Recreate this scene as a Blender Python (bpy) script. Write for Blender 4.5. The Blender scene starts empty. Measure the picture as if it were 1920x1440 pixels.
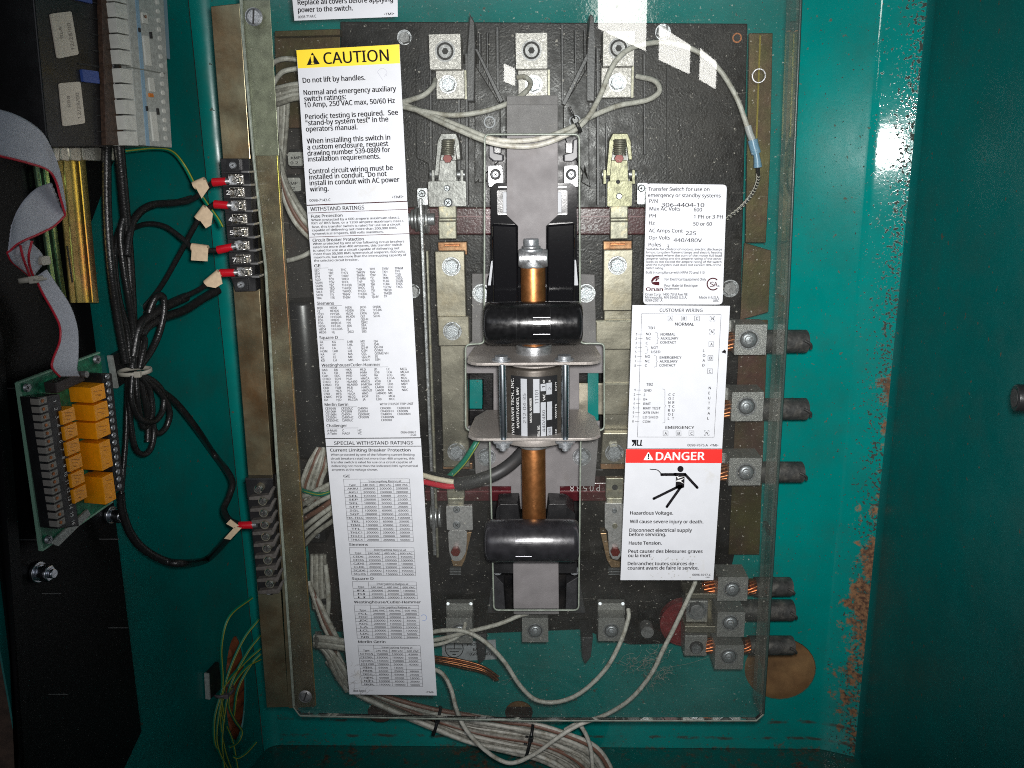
import bpy, math, random
from mathutils import Vector, Matrix
from mathutils.geometry import tessellate_polygon
random.seed(7)
scn = bpy.context.scene
COL = scn.collection
# ------------------------------------------------------------------ camera
F = 1623.0                        # focal length in photo pixels (1920 wide)
PITCH, YAW, ROLL, DIST = math.radians(14.4), math.radians(2.0), math.radians(0.9), 0.65
fwd = Vector((-math.sin(YAW)*math.cos(PITCH), math.cos(YAW)*math.cos(PITCH), -math.sin(PITCH)))
r0 = fwd.cross(Vector((0, 0, 1))).normalized(); u0 = r0.cross(fwd)
rt = r0*math.cos(ROLL) - u0*math.sin(ROLL)
up = u0*math.cos(ROLL) + r0*math.sin(ROLL)
CAM = -DIST*fwd
cd = bpy.data.cameras.new('camera'); co = bpy.data.objects.new('camera', cd); COL.objects.link(co)
M = Matrix((rt, up, -fwd)).transposed().to_4x4(); M.translation = CAM
co.matrix_world = M
cd.sensor_width = 36; cd.lens = 36*F/1920; cd.clip_start = 0.01; cd.clip_end = 20
scn.camera = co
# ------------------------------------------------------------------ world and lamps
w = bpy.data.worlds.new('World'); scn.world = w; w.use_nodes = True
bg = w.node_tree.nodes['Background']
# stand-in surroundings: blotchy dim ambient, plus a bright band added behind camera for reflections
_n, _k = w.node_tree.nodes, w.node_tree.links
_tc = _n.new('ShaderNodeTexCoord'); _sx = _n.new('ShaderNodeSeparateXYZ'); _k.new(_tc.outputs['Generated'], _sx.inputs[0])
def _mr(x, a, b, c, d):
    q = _n.new('ShaderNodeMapRange'); q.interpolation_type = 'SMOOTHSTEP'; _k.new(x, q.inputs[0])
    for i, v in zip((1, 2, 3, 4), (a, b, c, d)): q.inputs[i].default_value = v
    return q.outputs[0]
def _mt(op, a, b):
    q = _n.new('ShaderNodeMath'); q.operation = op
    for i, x in ((0, a), (1, b)):
        if isinstance(x, float): q.inputs[i].default_value = x
        else: _k.new(x, q.inputs[i])
    return q.outputs[0]
_band = _mt('MULTIPLY', _mt('MULTIPLY', _mr(_sx.outputs[2], .14, .20, 0, 1), _mr(_sx.outputs[2], .62, .34, 0, 1)), _mr(_sx.outputs[1], -.35, -.75, 0, 1))
_no = _n.new('ShaderNodeTexNoise'); _no.inputs['Scale'].default_value = 3.2; _no.inputs['Detail'].default_value = 3; _k.new(_tc.outputs['Generated'], _no.inputs[0])
_amb = _mt('ADD', _mr(_no.outputs['Fac'], .38, .62, .005, .085), _mt('MULTIPLY', _band, .75))
bg.inputs[0].default_value = (0.86, 0.90, 1.0, 1); _k.new(_amb, bg.inputs[1])
scn.view_settings.view_transform = 'Standard'; scn.view_settings.look = 'None'
scn.view_settings.exposure = 0.0; scn.view_settings.gamma = 1.0
scn.view_settings.use_curve_mapping = False
scn.cycles.use_denoising = False; scn.cycles.sample_clamp_indirect = 1.2; scn.cycles.blur_glossy = 1.0; scn.cycles.pixel_filter_type = 'BLACKMAN_HARRIS'; scn.cycles.filter_width = 1.05
def lamp(name, kind, loc, aim, energy, color=(1, 1, 1), **kw):
    d = bpy.data.lights.new(name, kind); d.energy = energy; d.color = color
    for k, v in kw.items(): setattr(d, k, v)
    o = bpy.data.objects.new(name, d); COL.objects.link(o); o.location = loc
    o.rotation_euler = (Vector(aim)-Vector(loc)).to_track_quat('-Z', 'Y').to_euler()
    return o
FLASH = CAM + up*0.014 + rt*0.012 + fwd*0.01
lamp('camera_flash', 'SPOT', FLASH, (0.09, 0.05, 0.075), 27.0, (1.0, 0.985, 0.965), shadow_soft_size=0.012,
     spot_size=math.radians(80), spot_blend=1.0)
# daylight from a row of windows behind the photographer, mirrored by the clear cover
def window_lamp(pts_px, hz, height, radiance):
    ps = []
    for px in pts_px:
        d = rt*((px[0]-960)/F) + up*(-(px[1]-720)/F) + fwd
        t = -CAM.y/d.y; hit = CAM + d*t; rd = Vector((d.x, -d.y, d.z))
        k = (hz - hit.z)/rd.z
        ps.append(hit + rd*k)
    a, b = ps; c = (a+b)/2 + Vector((0, 0, height/2))
    d = bpy.data.lights.new('window_light', 'AREA'); d.shape = 'RECTANGLE'
    d.size = (b-a).length; d.size_y = height; d.energy = radiance*math.pi*d.size*d.size_y; d.color = (1.0, 0.98, 0.92)
    o = bpy.data.objects.new('window_light', d); COL.objects.link(o)
    X = (b-a).normalized(); Z = Vector((0, 0, 1)); N = X.cross(Z)
    if N.dot(Vector((0, 0, 0))-c) > 0: N = -N; X = -X      # lamp shines along -local Z
    o.matrix_world = Matrix(((X.x, Z.x, N.x, c.x), (X.y, Z.y, N.y, c.y), (X.z, Z.z, N.z, c.z), (0, 0, 0, 1)))
    return o
for px, hh in ((((1121, 53), (1211, 96)), .36), (((1235, 112), (1293, 139)), .165), (((1311, 149), (1342, 167)), .19), (((945, 153), (966, 161)), .11)):
    window_lamp(px, .66, hh, 15)
# ------------------------------------------------------------------ reference frames
class Frame:
    """A real plane of the cabinet: pt() gives the point at height h (mm) above it on a line of sight."""
    def __init__(s, O, N, U):
        s.O, s.N, s.U = Vector(O), Vector(N).normalized(), Vector(U).normalized(); s.V = Vector((0, 0, 1))
    def pt(s, px, py, h=0.0):
        d = rt*((px-960)/F) + up*(-(py-720)/F) + fwd
        O = s.O + s.N*(h*0.001)
        return CAM + d*((O-CAM).dot(s.N)/d.dot(s.N))
    def s(s, px, py, h=0.0):
        return (s.pt(px, py, h)-CAM).dot(fwd)/F
B = Frame((0, 0, 0), (0, -1, 0), (1, 0, 0))
BACK = -115.0
crease = B.pt(365, 0, BACK)
th = math.radians(12)
L = Frame((crease.x, crease.y, 0), (math.cos(th), -math.sin(th), 0), (math.sin(th), math.cos(th), 0))
# ------------------------------------------------------------------ materials
MATS = {}
def mat(name, col, rough=0.5, metal=0.0, var=0.0, vscale=30.0, bump=0.0, bscale=200.0, col2=None, patch=None,
        spec=0.5, coat=0.0, rvar=0.0):
    if name in MATS: return MATS[name]
    m = bpy.data.materials.new(name); m.use_nodes = True; nt = m.node_tree; N = nt.nodes; K = nt.links
    b = N['Principled BSDF']
    b.inputs['Base Color'].default_value = (*col, 1); b.inputs['Roughness'].default_value = rough
    b.inputs['Metallic'].default_value = metal; b.inputs['Specular IOR Level'].default_value = spec
    b.inputs['Coat Weight'].default_value = coat
    tc = N.new('ShaderNodeTexCoord')
    out = None
    if col2 is not None:
        n = N.new('ShaderNodeTexNoise'); n.inputs['Scale'].default_value = vscale; n.inputs['Detail'].default_value = 6
        n.inputs['Roughness'].default_value = 0.65
        K.new(tc.outputs['Object'], n.inputs['Vector'])
        r = N.new('ShaderNodeValToRGB'); lo, hi = patch or (0.4, 0.65)
        r.color_ramp.elements[0].position = lo; r.color_ramp.elements[1].position = hi
        r.color_ramp.elements[0].color = (*col, 1); r.color_ramp.elements[1].color = (*col2, 1)
        K.new(n.outputs['Fac'], r.inputs['Fac']); out = r.outputs['Color']
    if var > 0:
        n = N.new('ShaderNodeTexNoise'); n.inputs['Scale'].default_value = vscale*2.3; n.inputs['Detail'].default_value = 8
        K.new(tc.outputs['Object'], n.inputs['Vector'])
        mp = N.new('ShaderNodeMapRange'); mp.inputs[3].default_value = 1-var; mp.inputs[4].default_value = 1+var
        mp.inputs[1].default_value = 0.3; mp.inputs[2].default_value = 0.7
        K.new(n.outputs['Fac'], mp.inputs[0])
        mx = N.new('ShaderNodeVectorMath'); mx.operation = 'SCALE'
        if out: K.new(out, mx.inputs[0])
        else: mx.inputs[0].default_value = col
        K.new(mp.outputs[0], mx.inputs['Scale']); out = mx.outputs[0]
    if out: K.new(out, b.inputs['Base Color'])
    if rvar > 0:
        n = N.new('ShaderNodeTexNoise'); n.inputs['Scale'].default_value = vscale*3; n.inputs['Detail'].default_value = 6
        K.new(tc.outputs['Object'], n.inputs['Vector'])
        mp = N.new('ShaderNodeMapRange'); mp.inputs[3].default_value = max(0.03, rough-rvar); mp.inputs[4].default_value = rough+rvar
        mp.inputs[1].default_value = 0.3; mp.inputs[2].default_value = 0.7
        K.new(n.outputs['Fac'], mp.inputs[0]); K.new(mp.outputs[0], b.inputs['Roughness'])
    if bump > 0:
        n = N.new('ShaderNodeTexNoise'); n.inputs['Scale'].default_value = bscale; n.inputs['Detail'].default_value = 4
        K.new(tc.outputs['Object'], n.inputs['Vector'])
        bp = N.new('ShaderNodeBump'); bp.inputs['Strength'].default_value = bump; bp.inputs['Distance'].default_value = 0.0006
        K.new(n.outputs['Fac'], bp.inputs['Height']); K.new(bp.outputs['Normal'], b.inputs['Normal'])
    MATS[name] = m
    return m
black_plastic = mat('black plastic', (0.012, 0.012, 0.013), 0.35, bump=0.15, bscale=900, rvar=0.12)
gloss_black = mat('polished black plastic', (0.005, 0.005, 0.006), 0.09, bump=0.03, bscale=300)
base_plastic = mat('grey black moulding', (0.004, 0.004, 0.005), 0.36, var=0.5, vscale=40, bump=0.3, bscale=600, col2=(0.014, 0.0125, 0.012), rvar=0.12, spec=.28)
steel = mat('zinc steel', (0.42, 0.43, 0.44), 0.38, 0.85, var=0.25, vscale=120, bump=0.25, bscale=900, rvar=0.12)
bolt_steel = mat('bolt steel', (0.38, 0.40, 0.42), 0.42, 0.75, var=0.2, vscale=300, bump=0.3, bscale=1200, rvar=0.1)
dull_steel = mat('dull grey steel', (0.27, 0.27, 0.27), 0.5, 0.7, var=0.3, vscale=90, bump=0.3, bscale=700)
tin = mat('tinned lug metal', (0.40, 0.385, 0.36), 0.45, 0.7, var=0.25, vscale=200, bump=0.5, bscale=1500, rvar=0.12)
dusty_lug = mat('dusty lug metal', (0.30, 0.30, 0.285), 0.42, 0.6, var=0.2, vscale=250, bump=0.6, bscale=1800)
gold_bar = mat('chromate bus bar', (0.34, 0.315, 0.25), 0.36, 0.85, var=0.15, vscale=16, bump=0.12, bscale=300, col2=(0.22, 0.17, 0.09), patch=(0.5, 0.75), rvar=0.08)
gold_clip = mat('yellow chromate clip', (0.27, 0.26, 0.205), 0.46, 0.7, var=0.3, vscale=90, bump=0.2, bscale=500, col2=(0.45, 0.36, 0.2), patch=(0.55, 0.75))
copper = mat('copper rod', (0.42, 0.18, 0.065), 0.40, 0.9, var=0.12, vscale=60, bump=0.12, bscale=400, col2=(0.38, 0.15, 0.05), rvar=0.06)
copper_strand = mat('copper strands', (0.50, 0.16, 0.06), 0.4, 1.0, var=0.4, vscale=200)
copper_dull = mat('oxidised copper', (0.36, 0.14, 0.06), 0.4, 0.9, var=0.4, vscale=200)
chromate = mat('yellow chromate steel', (0.29, 0.27, 0.175), 0.36, 0.8, var=0.35, vscale=13, bump=0.2, bscale=260, col2=(0.19, 0.105, 0.045), patch=(0.40, 0.66), rvar=0.14)
chromate_green = mat('greenish chromate', (0.075, 0.066, 0.022), 0.45, 0.6, var=0.5, vscale=14, bump=0.3, bscale=260, col2=(0.085, 0.038, 0.030), patch=(0.42, 0.65))
rail_gold = mat('iridescent gold rail', (0.72, 0.58, 0.20), 0.3, 0.9, var=0.3, vscale=20, col2=(0.60, 0.26, 0.18), patch=(0.45, 0.7))
grey_paint = mat('grey painted steel', (0.165, 0.155, 0.158), 0.6, var=0.14, vscale=30, rvar=.08, col2=(.14, .128, .125), patch=(.55, .7), bump=0.3, bscale=1300)
plate_zinc = mat('satin solenoid plate', (0.29, 0.265, 0.245), 0.5, 0.4, var=0.1, vscale=200, bump=0.25, bscale=1300)
maroon = mat('maroon bar', (0.055, 0.007, 0.010), 0.24, var=0.25, vscale=50, bump=0.2, bscale=500)
paper = mat('white label stock', (0.57, 0.585, 0.62), 0.6, var=0.03, vscale=40, col2=(.52, .515, .50), patch=(.62, .75))
ink = mat('black ink', (0.012, 0.011, 0.013), 0.9, spec=.08)
ink_grey = mat('grey black ink', (0.022, 0.021, 0.025), 0.9, spec=.08)  # slightly lighter black for secondary print
ink_brown = mat('brown ink', (0.06, 0.012, 0.016), 0.9, spec=.08)
yellow = mat('yellow ink', (0.85, 0.62, 0.01), 0.45)
red = mat('red ink', (0.68, 0.02, 0.015), 0.45)
white_ink = mat('white ink', (0.75, 0.75, 0.74), 0.5)
wire_white = mat('grey white insulation', (0.46, 0.45, 0.40), 0.48, var=0.2, vscale=120, bump=0.3, bscale=900, col2=(0.27, 0.25, 0.20), patch=(0.50, 0.66))
wire_dirty = mat('dirty white insulation', (0.30, 0.29, 0.25), 0.6, var=0.35, vscale=150, bump=0.3, bscale=900, col2=(0.13, 0.12, 0.10), patch=(0.45, 0.7))
wire_brown = mat('brown insulation', (0.17, 0.085, 0.06), 0.5, var=0.2, vscale=120)
wire_black = mat('black insulation', (0.012, 0.012, 0.012), 0.28, bump=0.5, bscale=700, var=0.3, vscale=200)
wire_green = mat('green insulation', (0.0, 0.16, 0.10), 0.4)
wire_yellow = mat('yellow tracer', (0.26, 0.30, 0.04), 0.45)
wire_red = mat('red insulation', (0.50, 0.02, 0.04), 0.4)
cable_black = mat('dusty black jacket', (0.030, 0.030, 0.029), 0.55, var=0.4, vscale=90, bump=0.6, bscale=350, col2=(0.085, 0.08, 0.07), patch=(0.5, 0.72))
beige = mat('beige marker tape', (0.55, 0.42, 0.28), 0.6, var=0.1, vscale=200)
red_vinyl = mat('red vinyl sleeve', (0.42, 0.006, 0.014), 0.25)
orange = mat('orange relay plastic', (0.88, 0.33, 0.004), 0.35, var=0.08, vscale=120)
orange_text = mat('faint relay print', (0.40, 0.15, 0.01), 0.5)
pcb = mat('green circuit board', (0.015, 0.21, 0.105), 0.35, var=0.5, vscale=120, col2=(0.01, 0.09, 0.05))
pcb_edge = mat('board edge', (0.22, 0.42, 0.30), 0.5)
ribbon_grey = mat('grey ribbon', (0.43, 0.45, 0.51), 0.45, var=0.05)
offwhite = mat('off white plastic', (0.52, 0.53, 0.49), 0.45, var=0.1, vscale=100, bump=0.1)
offwhite2 = mat('grey white plastic', (0.34, 0.36, 0.34), 0.45, var=0.2, vscale=160, bump=0.2)
sticker_beige = mat('cream sticker', (0.66, 0.60, 0.50), 0.55)
blue_tab = mat('blue plastic', (0.03, 0.07, 0.28), 0.5)
blue_crimp = mat('blue crimp sleeve', (0.16, 0.30, 0.42), 0.3)
screw_red = mat('red lacquered hex', (0.13, 0.014, 0.010), 0.4, 0.3)
red_glyptal = mat('red insulator', (0.13, 0.012, 0.014), 0.45, var=0.3, vscale=80)
dark_slot = mat('dark recess', (0.02, 0.02, 0.02), 0.7)
nylon = mat('natural nylon', (0.42, 0.40, 0.34), 0.4)
wood = mat('plywood board', (0.21, 0.12, 0.048), 0.7, var=0.3, vscale=18, col2=(.12, .06, .022))
pale_grey = mat('pale data plate field', (0.36, 0.375, 0.40), 0.5)
# ------------------------------------------------------------------ mesh builder
class MB:
    def __init__(s): s.v, s.f, s.sm = [], [], []
    def add(s, vs, fs, smooth=False):
        o = len(s.v); s.v += [Vector(p) for p in vs]
        for f in fs: s.f.append([i+o for i in f]); s.sm.append(smooth)
        return s
    def slab(s, top, bot, holes_top=None, holes_bot=None):
        """closed prism between two matching outlines, with optional matching holes"""
        loops_t = [top]+(holes_top or []); loops_b = [bot]+(holes_bot or [])
        tv = [p for l in loops_t for p in l]; bv = [p for l in loops_b for p in l]; n = len(tv)
        if holes_top or len(top) > 4: tris = tessellate_polygon([[Vector(p) for p in l] for l in loops_t])
        else: tris = [tuple(range(len(top)))]
        s.add(tv+bv, [list(t) for t in tris]+[[i+n for i in reversed(t)] for t in tris])
        o = 0
        for l in loops_t:
            m = len(l); s.add([tv[o+i] for i in range(m)]+[bv[o+i] for i in range(m)],
                              [[i, (i+1) % m, (i+1) % m+m, i+m] for i in range(m)]); o += m
        return s
    def prism(s, f, pts, h1, h0, holes=None):
        d = f.N*((h0-h1)*0.001)
        top = [f.pt(x, y, h1) for x, y in pts]; ht = [[f.pt(x, y, h1) for x, y in hl] for hl in (holes or [])]
        return s.slab(top, [p+d for p in top], ht, [[p+d for p in l] for l in ht])
    def rect(s, f, x0, y0, x1, y1, h1, h0, r=0, sk=0.0):
        """plate whose front face covers this patch; sides follow the cabinet's own vertical"""
        a = f.pt(x0, y0, h1); w = f.s((x0+x1)/2, (y0+y1)/2, h1)
        c = f.pt((x0+x1)/2, (y0+y1)/2, h1)
        if f is B:
            W, H = (x1-x0)*w/2, (y1-y0)*w/2*1.03
        else:
            W = (f.pt(x1, (y0+y1)/2, h1)-f.pt(x0, (y0+y1)/2, h1)).dot(f.U)/2
            H = abs((f.pt((x0+x1)/2, y0, h1)-f.pt((x0+x1)/2, y1, h1)).z)/2
        return s.box(c, f, W, H, h1, h0, r*w)
    def box(s, c, f, W, H, h1, h0, r=0.0, ang=0.0):
        pts = []
        if r > 0:
            for sx, sy, a0 in ((1, 1, 0), (-1, 1, 90), (-1, -1, 180), (1, -1, 270)):
                for k in range(5):
                    a = math.radians(a0+k*22.5)
                    pts.append((sx*(W-r)+r*math.cos(a), sy*(H-r)+r*math.sin(a)))
        else: pts = [(W, H), (-W, H), (-W, -H), (W, -H)]
        ca, sa = math.cos(ang), math.sin(ang)
        top = [c+f.U*(x*ca-y*sa)+f.V*(x*sa+y*ca) for x, y in pts]; d = f.N*((h0-h1)*0.001)
        return s.slab(top, [p+d for p in top])
    def ngon(s, f, px, py, r, h1, h0, n=24, a0=0.0, taper=1.0, smooth=True, ri=0.0):
        c = f.pt(px, py, h1); R = r*f.s(px, py, h1); d = f.N*((h0-h1)*0.001)
        ring = lambda q, dd: [c+dd+f.U*(q*math.cos(a0+2*math.pi*i/n))+f.V*(q*math.sin(a0+2*math.pi*i/n)) for i in range(n)]
        t, b = ring(R*taper, Vector()), ring(R, d)
        if ri > 0:
            Q = ri*f.s(px, py, h1); it, ib = ring(Q, Vector()), ring(Q, d)
            s.add(t+it, [[i, (i+1) % n, (i+1) % n+n, i+n] for i in range(n)])
            s.add(it+ib, [[i, (i+1) % n, (i+1) % n+n, i+n] for i in range(n)], smooth)
        else: s.add(t, [list(range(n))])
        s.add(t+b, [[i, (i+1) % n, (i+1) % n+n, i+n] for i in range(n)], smooth)
        s.add(b, [list(range(n))] if ri == 0 else [])
        return s
    def dome(s, f, px, py, r, h0, rise, n=16, k=5):
        c = f.pt(px, py, h0); R = r*f.s(px, py, h0); vs = []; fs = []
        for j in range(k):
            a = math.pi/2*j/k
            for i in range(n):
                q = 2*math.pi*i/n
                vs.append(c+f.U*(R*math.cos(a)*math.cos(q))+f.V*(R*math.cos(a)*math.sin(q))+f.N*(rise*.001*math.sin(a)))
        vs.append(c+f.N*(rise*.001))
        for j in range(k-1):
            for i in range(n): fs.append([j*n+i, j*n+(i+1) % n, (j+1)*n+(i+1) % n, (j+1)*n+i])
        for i in range(n): fs.append([(k-1)*n+i, (k-1)*n+(i+1) % n, k*n])
        return s.add(vs, fs, True)
    def cyl(s, A, Bp, ra, rb=None, n=28, edge=0.0):
        A, Bp = Vector(A), Vector(Bp); rb = ra if rb is None else rb
        ax = (Bp-A).normalized(); t = Vector((0, 0, 1)) if abs(ax.z) < .9 else Vector((1, 0, 0))
        U = ax.cross(t).normalized(); V = ax.cross(U)
        st = [(0, ra)] if edge == 0 else [(0, ra-edge)]+[(edge*(1-math.cos(q)), ra-edge+edge*math.sin(q)) for q in (.5, 1.05, 1.57)]
        Ln = (Bp-A).length
        en = [(Ln, rb)] if edge == 0 else [(Ln-x, y-ra+rb) for x, y in reversed(st)]
        rs = st+en; vs = []
        for d, r in rs:
            for i in range(n):
                q = 2*math.pi*i/n; vs.append(A+ax*d+U*(r*math.cos(q))+V*(r*math.sin(q)))
        fs = [[j*n+i, j*n+(i+1) % n, (j+1)*n+(i+1) % n, (j+1)*n+i] for j in range(len(rs)-1) for i in range(n)]
        s.add(vs, fs, True); m = len(rs)-1
        s.add(vs[:n], [list(range(n))]); s.add(vs[m*n:], [list(range(n))])
        return s
    def tube(s, pts, r, n=8, steps=6, flat=1.0):
        pts = [Vector(p) for p in pts]
        if steps > 1 and len(pts) > 2: pts = catmull(pts, steps)
        T = [(pts[min(i+1, len(pts)-1)]-pts[max(i-1, 0)]).normalized() for i in range(len(pts))]
        U = T[0].orthogonal().normalized(); vs = []
        for i, p in enumerate(pts):
            U = (U-T[i]*U.dot(T[i])).normalized(); V = T[i].cross(U)
            rr = r(i/(len(pts)-1)) if callable(r) else r
            for k in range(n):
                q = 2*math.pi*k/n; vs.append(p+U*(rr*math.cos(q))+V*(rr*flat*math.sin(q)))
        fs = [[j*n+i, j*n+(i+1) % n, (j+1)*n+(i+1) % n, (j+1)*n+i] for j in range(len(pts)-1) for i in range(n)]
        s.add(vs, fs, True); s.add(vs[:n], [list(range(n))]); s.add(vs[-n:], [list(range(n))])
        return s
    def build(s, name, m, parent=None, bevel=0.0, label=None):
        me = bpy.data.meshes.new(name); off = Vector()
        if parent:
            q = parent
            while q: off += q.location; q = q.parent
        me.from_pydata([p-off for p in s.v], [], s.f)
        me.polygons.foreach_set('use_smooth', s.sm); me.update()
        import bmesh
        bm = bmesh.new(); bm.from_mesh(me); bmesh.ops.remove_doubles(bm, verts=bm.verts, dist=1e-6) if (bevel or s.weld) else None
        bmesh.ops.recalc_face_normals(bm, faces=bm.faces); bm.to_mesh(me); bm.free()
        me.materials.append(m)
        o = bpy.data.objects.new(name, me); COL.objects.link(o)
        if parent: o.parent = parent
        if bevel:
            b = o.modifiers.new('edge', 'BEVEL'); b.width = bevel*.001; b.segments = 2; b.limit_method = 'ANGLE'; b.angle_limit = math.radians(40)
        if label: o['label'] = label
        return o
    weld = False
def catmull(P, k):
    out = []; Q = [P[0]*2-P[1]]+P+[P[-1]*2-P[-2]]
    for i in range(1, len(Q)-2):
        a, b, c, d = Q[i-1:i+3]
        for j in range(k):
            t = j/k
            out.append(.5*((2*b)+(c-a)*t+(2*a-5*b+4*c-d)*t*t+(3*b-a-3*c+d)*t**3))
    return out+[P[-1]]
def thing(name, label, cat, loc, group=None):
    o = bpy.data.objects.new(name, None); COL.objects.link(o); o.location = loc; o.empty_display_size = .01
    o['label'] = label; o['category'] = cat
    if group: o['group'] = group
    return o
def tag(o, label, cat, group=None):
    o['label'] = label; o['category'] = cat
    if group: o['group'] = group
    return o
def struct(o): o['kind'] = 'structure'; return o
def ln(f, x0, y0, x1, y1, wd, h1, h0, mb):
    """thin straight strip along a line on the plane"""
    a, b = f.pt(x0, y0, h1), f.pt(x1, y1, h1); t = (b-a).normalized(); n = f.N.cross(t)*(wd*f.s(x0, y0, h1)/2)
    top = [a-n, b-n, b+n, a+n]; d = f.N*((h0-h1)*.001)
    return mb.slab(top, [p+d for p in top])
# bolts and screws as parts
def bolt(parent, f, px, py, r, h, m=None, a0=0.3, rise=5.5, washer=True, marks=True, name='bolt'):
    b = MB().ngon(f, px, py, r*.80, h+1.2+rise, h+1.2, n=6, a0=a0, taper=.93, smooth=False)
    b.ngon(f, px, py, r*.66, h+1.5+rise, h+1.2+rise, n=20, taper=.95)
    if marks:
        for k in range(3):
            a = a0+k*2.1; c = f.pt(px, py, h+1.65+rise); q = f.s(px, py, h)
            d = f.U*math.cos(a)+f.V*math.sin(a); e = f.U*-math.sin(a)+f.V*math.cos(a)
            p = [c+d*(q*r*.22)+e*(q*r*.04), c+d*(q*r*.55)+e*(q*r*.04), c+d*(q*r*.55)-e*(q*r*.04), c+d*(q*r*.22)-e*(q*r*.04)]
            b.slab(p, [x-f.N*.0004 for x in p])
    o = b.build(name, m or bolt_steel, parent)
    if washer:
        MB().ngon(f, px, py, r, h+1.2, h, n=28, taper=.97).ngon(f, px, py, r*.84, h+1.7, h+1.2, n=28, taper=.96).build('washer', steel, o)
    return o
def screw(parent, f, px, py, r, h, a0=0.4, cross=True, m=None, name='screw', rise=2.0):
    o = MB().ngon(f, px, py, r, h+rise*.55, h, n=22, taper=.97).ngon(f, px, py, r*.97, h+rise, h+rise*.55, n=22, taper=.72).build(name, m or bolt_steel, parent)
    c = f.pt(px, py, h+rise+.1); q = f.s(px, py, h)*r; mb = MB()
    for k in range(2 if cross else 1):
        a = a0+k*math.pi/2; d = f.U*math.cos(a)+f.V*math.sin(a); e = f.N.cross(d)
        l_ = .52 if cross else .80; p = [c+d*(l_*q)+e*(.10*q), c-d*(l_*q)+e*(.10*q), c-d*(l_*q)-e*(.10*q), c+d*(l_*q)-e*(.10*q)]
        mb.slab([x+f.N*(k*2e-5) for x in p], [x-f.N*(rise*.0004) for x in p])
    mb.build('slot', dark_slot, o)
    return o
# ------------------------------------------------------------------ lettering
import os
try:      # the sans serif that ships with Blender reads closest to the printed labels
    SANS = bpy.data.fonts.load(os.path.join(bpy.utils.system_resource('DATAFILES'), 'fonts', 'NotoSansHebrew-Regular.woff2'))
except Exception:
    SANS = None
TC = {}
def text2d(body, bold=0.0, res=3):
    """flat outline of a word; cached"""
    k = (body, bold)
    if k in TC: return TC[k]
    cu = bpy.data.curves.new('t', 'FONT'); cu.body = body; cu.size = 1.0; cu.resolution_u = res
    if SANS: cu.font = SANS
    cu.fill_mode = 'FRONT'
    ob = bpy.data.objects.new('t', cu); COL.objects.link(ob)
    me = bpy.data.meshes.new_from_object(ob.evaluated_get(bpy.context.evaluated_depsgraph_get()))
    vs = [(v.co.x, v.co.y) for v in me.vertices]; fs = [list(p.vertices) for p in me.polygons]
    bpy.data.objects.remove(ob); bpy.data.curves.remove(cu); bpy.data.meshes.remove(me)
    x0 = min(v[0] for v in vs); x1 = max(v[0] for v in vs); base, bf = [(x-x0, y) for x, y in vs], fs
    TC[k] = (base, bf, x1-x0)
    return TC[k]
CAP = max(y for x, y in text2d('H')[0])
class Sheet:
    """lettering on a plane f at height h; coordinates may be given through a zoom (ox, oy, k)"""
    def __init__(s, f, h, z=(0, 0, 1), quad=None):
        s.f, s.h, s.z, s.mb, s.quad = f, h, z, MB(), quad
        s.mb.weld = False
    def at(s, x, y): ox, oy, k = s.z; return s.f.pt(ox+x/k, oy+y/k, s.h)
    def slope(s, x, y):
        """direction of print at this spot: blend of the sheet's upper and lower edges"""
        a, b, c, d = s.quad; ox, oy, k = s.z; py = oy+y/k
        t = (py-a[1])/(d[1]-a[1]); sa = (b[1]-a[1])/(b[0]-a[0]); sd = (c[1]-d[1])/(c[0]-d[0])
        return sa*(1-t)+sd*t
    def t(s, body, x0, y0, x1, y1, cap, bold=0.0, mb=None):
        vs, fs, w = text2d(body, bold)
        a, b = s.at(x0, y0), s.at(x1, y1); u = (b-a)/w; cf = CAP; v = s.f.N.cross((b-a).normalized())
        q = cap*s.f.s(s.z[0]+x0/s.z[2], s.z[1]+y0/s.z[2], s.h)/cf
        if v.z < 0: v = -v
        e = max(min(bold, .034), .022 if cap < 6 else .016)*CAP/.7; L4 = ((e, 0, 0), (-e, 0, 1), (0, e*.6, 2), (0, -e*.6, 3)) if s.bolden else ((0, 0, 0),)
        for dx, dy, k in L4:      # overlapping copies, each a hair above the last, thicken the strokes
            o = s.f.N*(k*1.5e-5); (mb or s.mb).add([a+u*(x+dx)+v*((y+dy)*q)+o for x, y in vs], fs)
    bolden = True
    def w(s, body, x, y, cap, bold=0.0, wf=1.0, mb=None):
        """natural width, direction taken from the sheet"""
        _, _, w = text2d(body, bold); k = s.z[2]; wd = w*cap/CAP*wf*k; sl = s.slope(x, y)
        s.t(body, x, y, x+wd, y+wd*sl, cap, bold, mb)
    def poly(s, pts, mb=None):
        P = [s.at(*p) for p in pts]
        tr = tessellate_polygon([P]); (mb or s.mb).add(P, [list(t) for t in tr])
    def line(s, x0, y0, x1, y1, wd=0.8, mb=None):
        a, b = s.at(x0, y0), s.at(x1, y1); n = s.f.N.cross((b-a).normalized())*(wd*s.f.s(s.z[0]+x0/s.z[2], s.z[1]+y0/s.z[2], s.h)/2)
        (mb or s.mb).add([a-n, b-n, b+n, a+n], [[0, 1, 2, 3]])
    def ring(s, x, y, ro, ri, n=28, a0=0, a1=2*math.pi, mb=None):
        P = [s.at(x+r*math.cos(a0+(a1-a0)*i/n), y+r*math.sin(a0+(a1-a0)*i/n)) for r in (ro, ri) for i in range(n+1)]
        (mb or s.mb).add(P, [[i, i+1, i+2+n, i+1+n] for i in range(n)])
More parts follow.
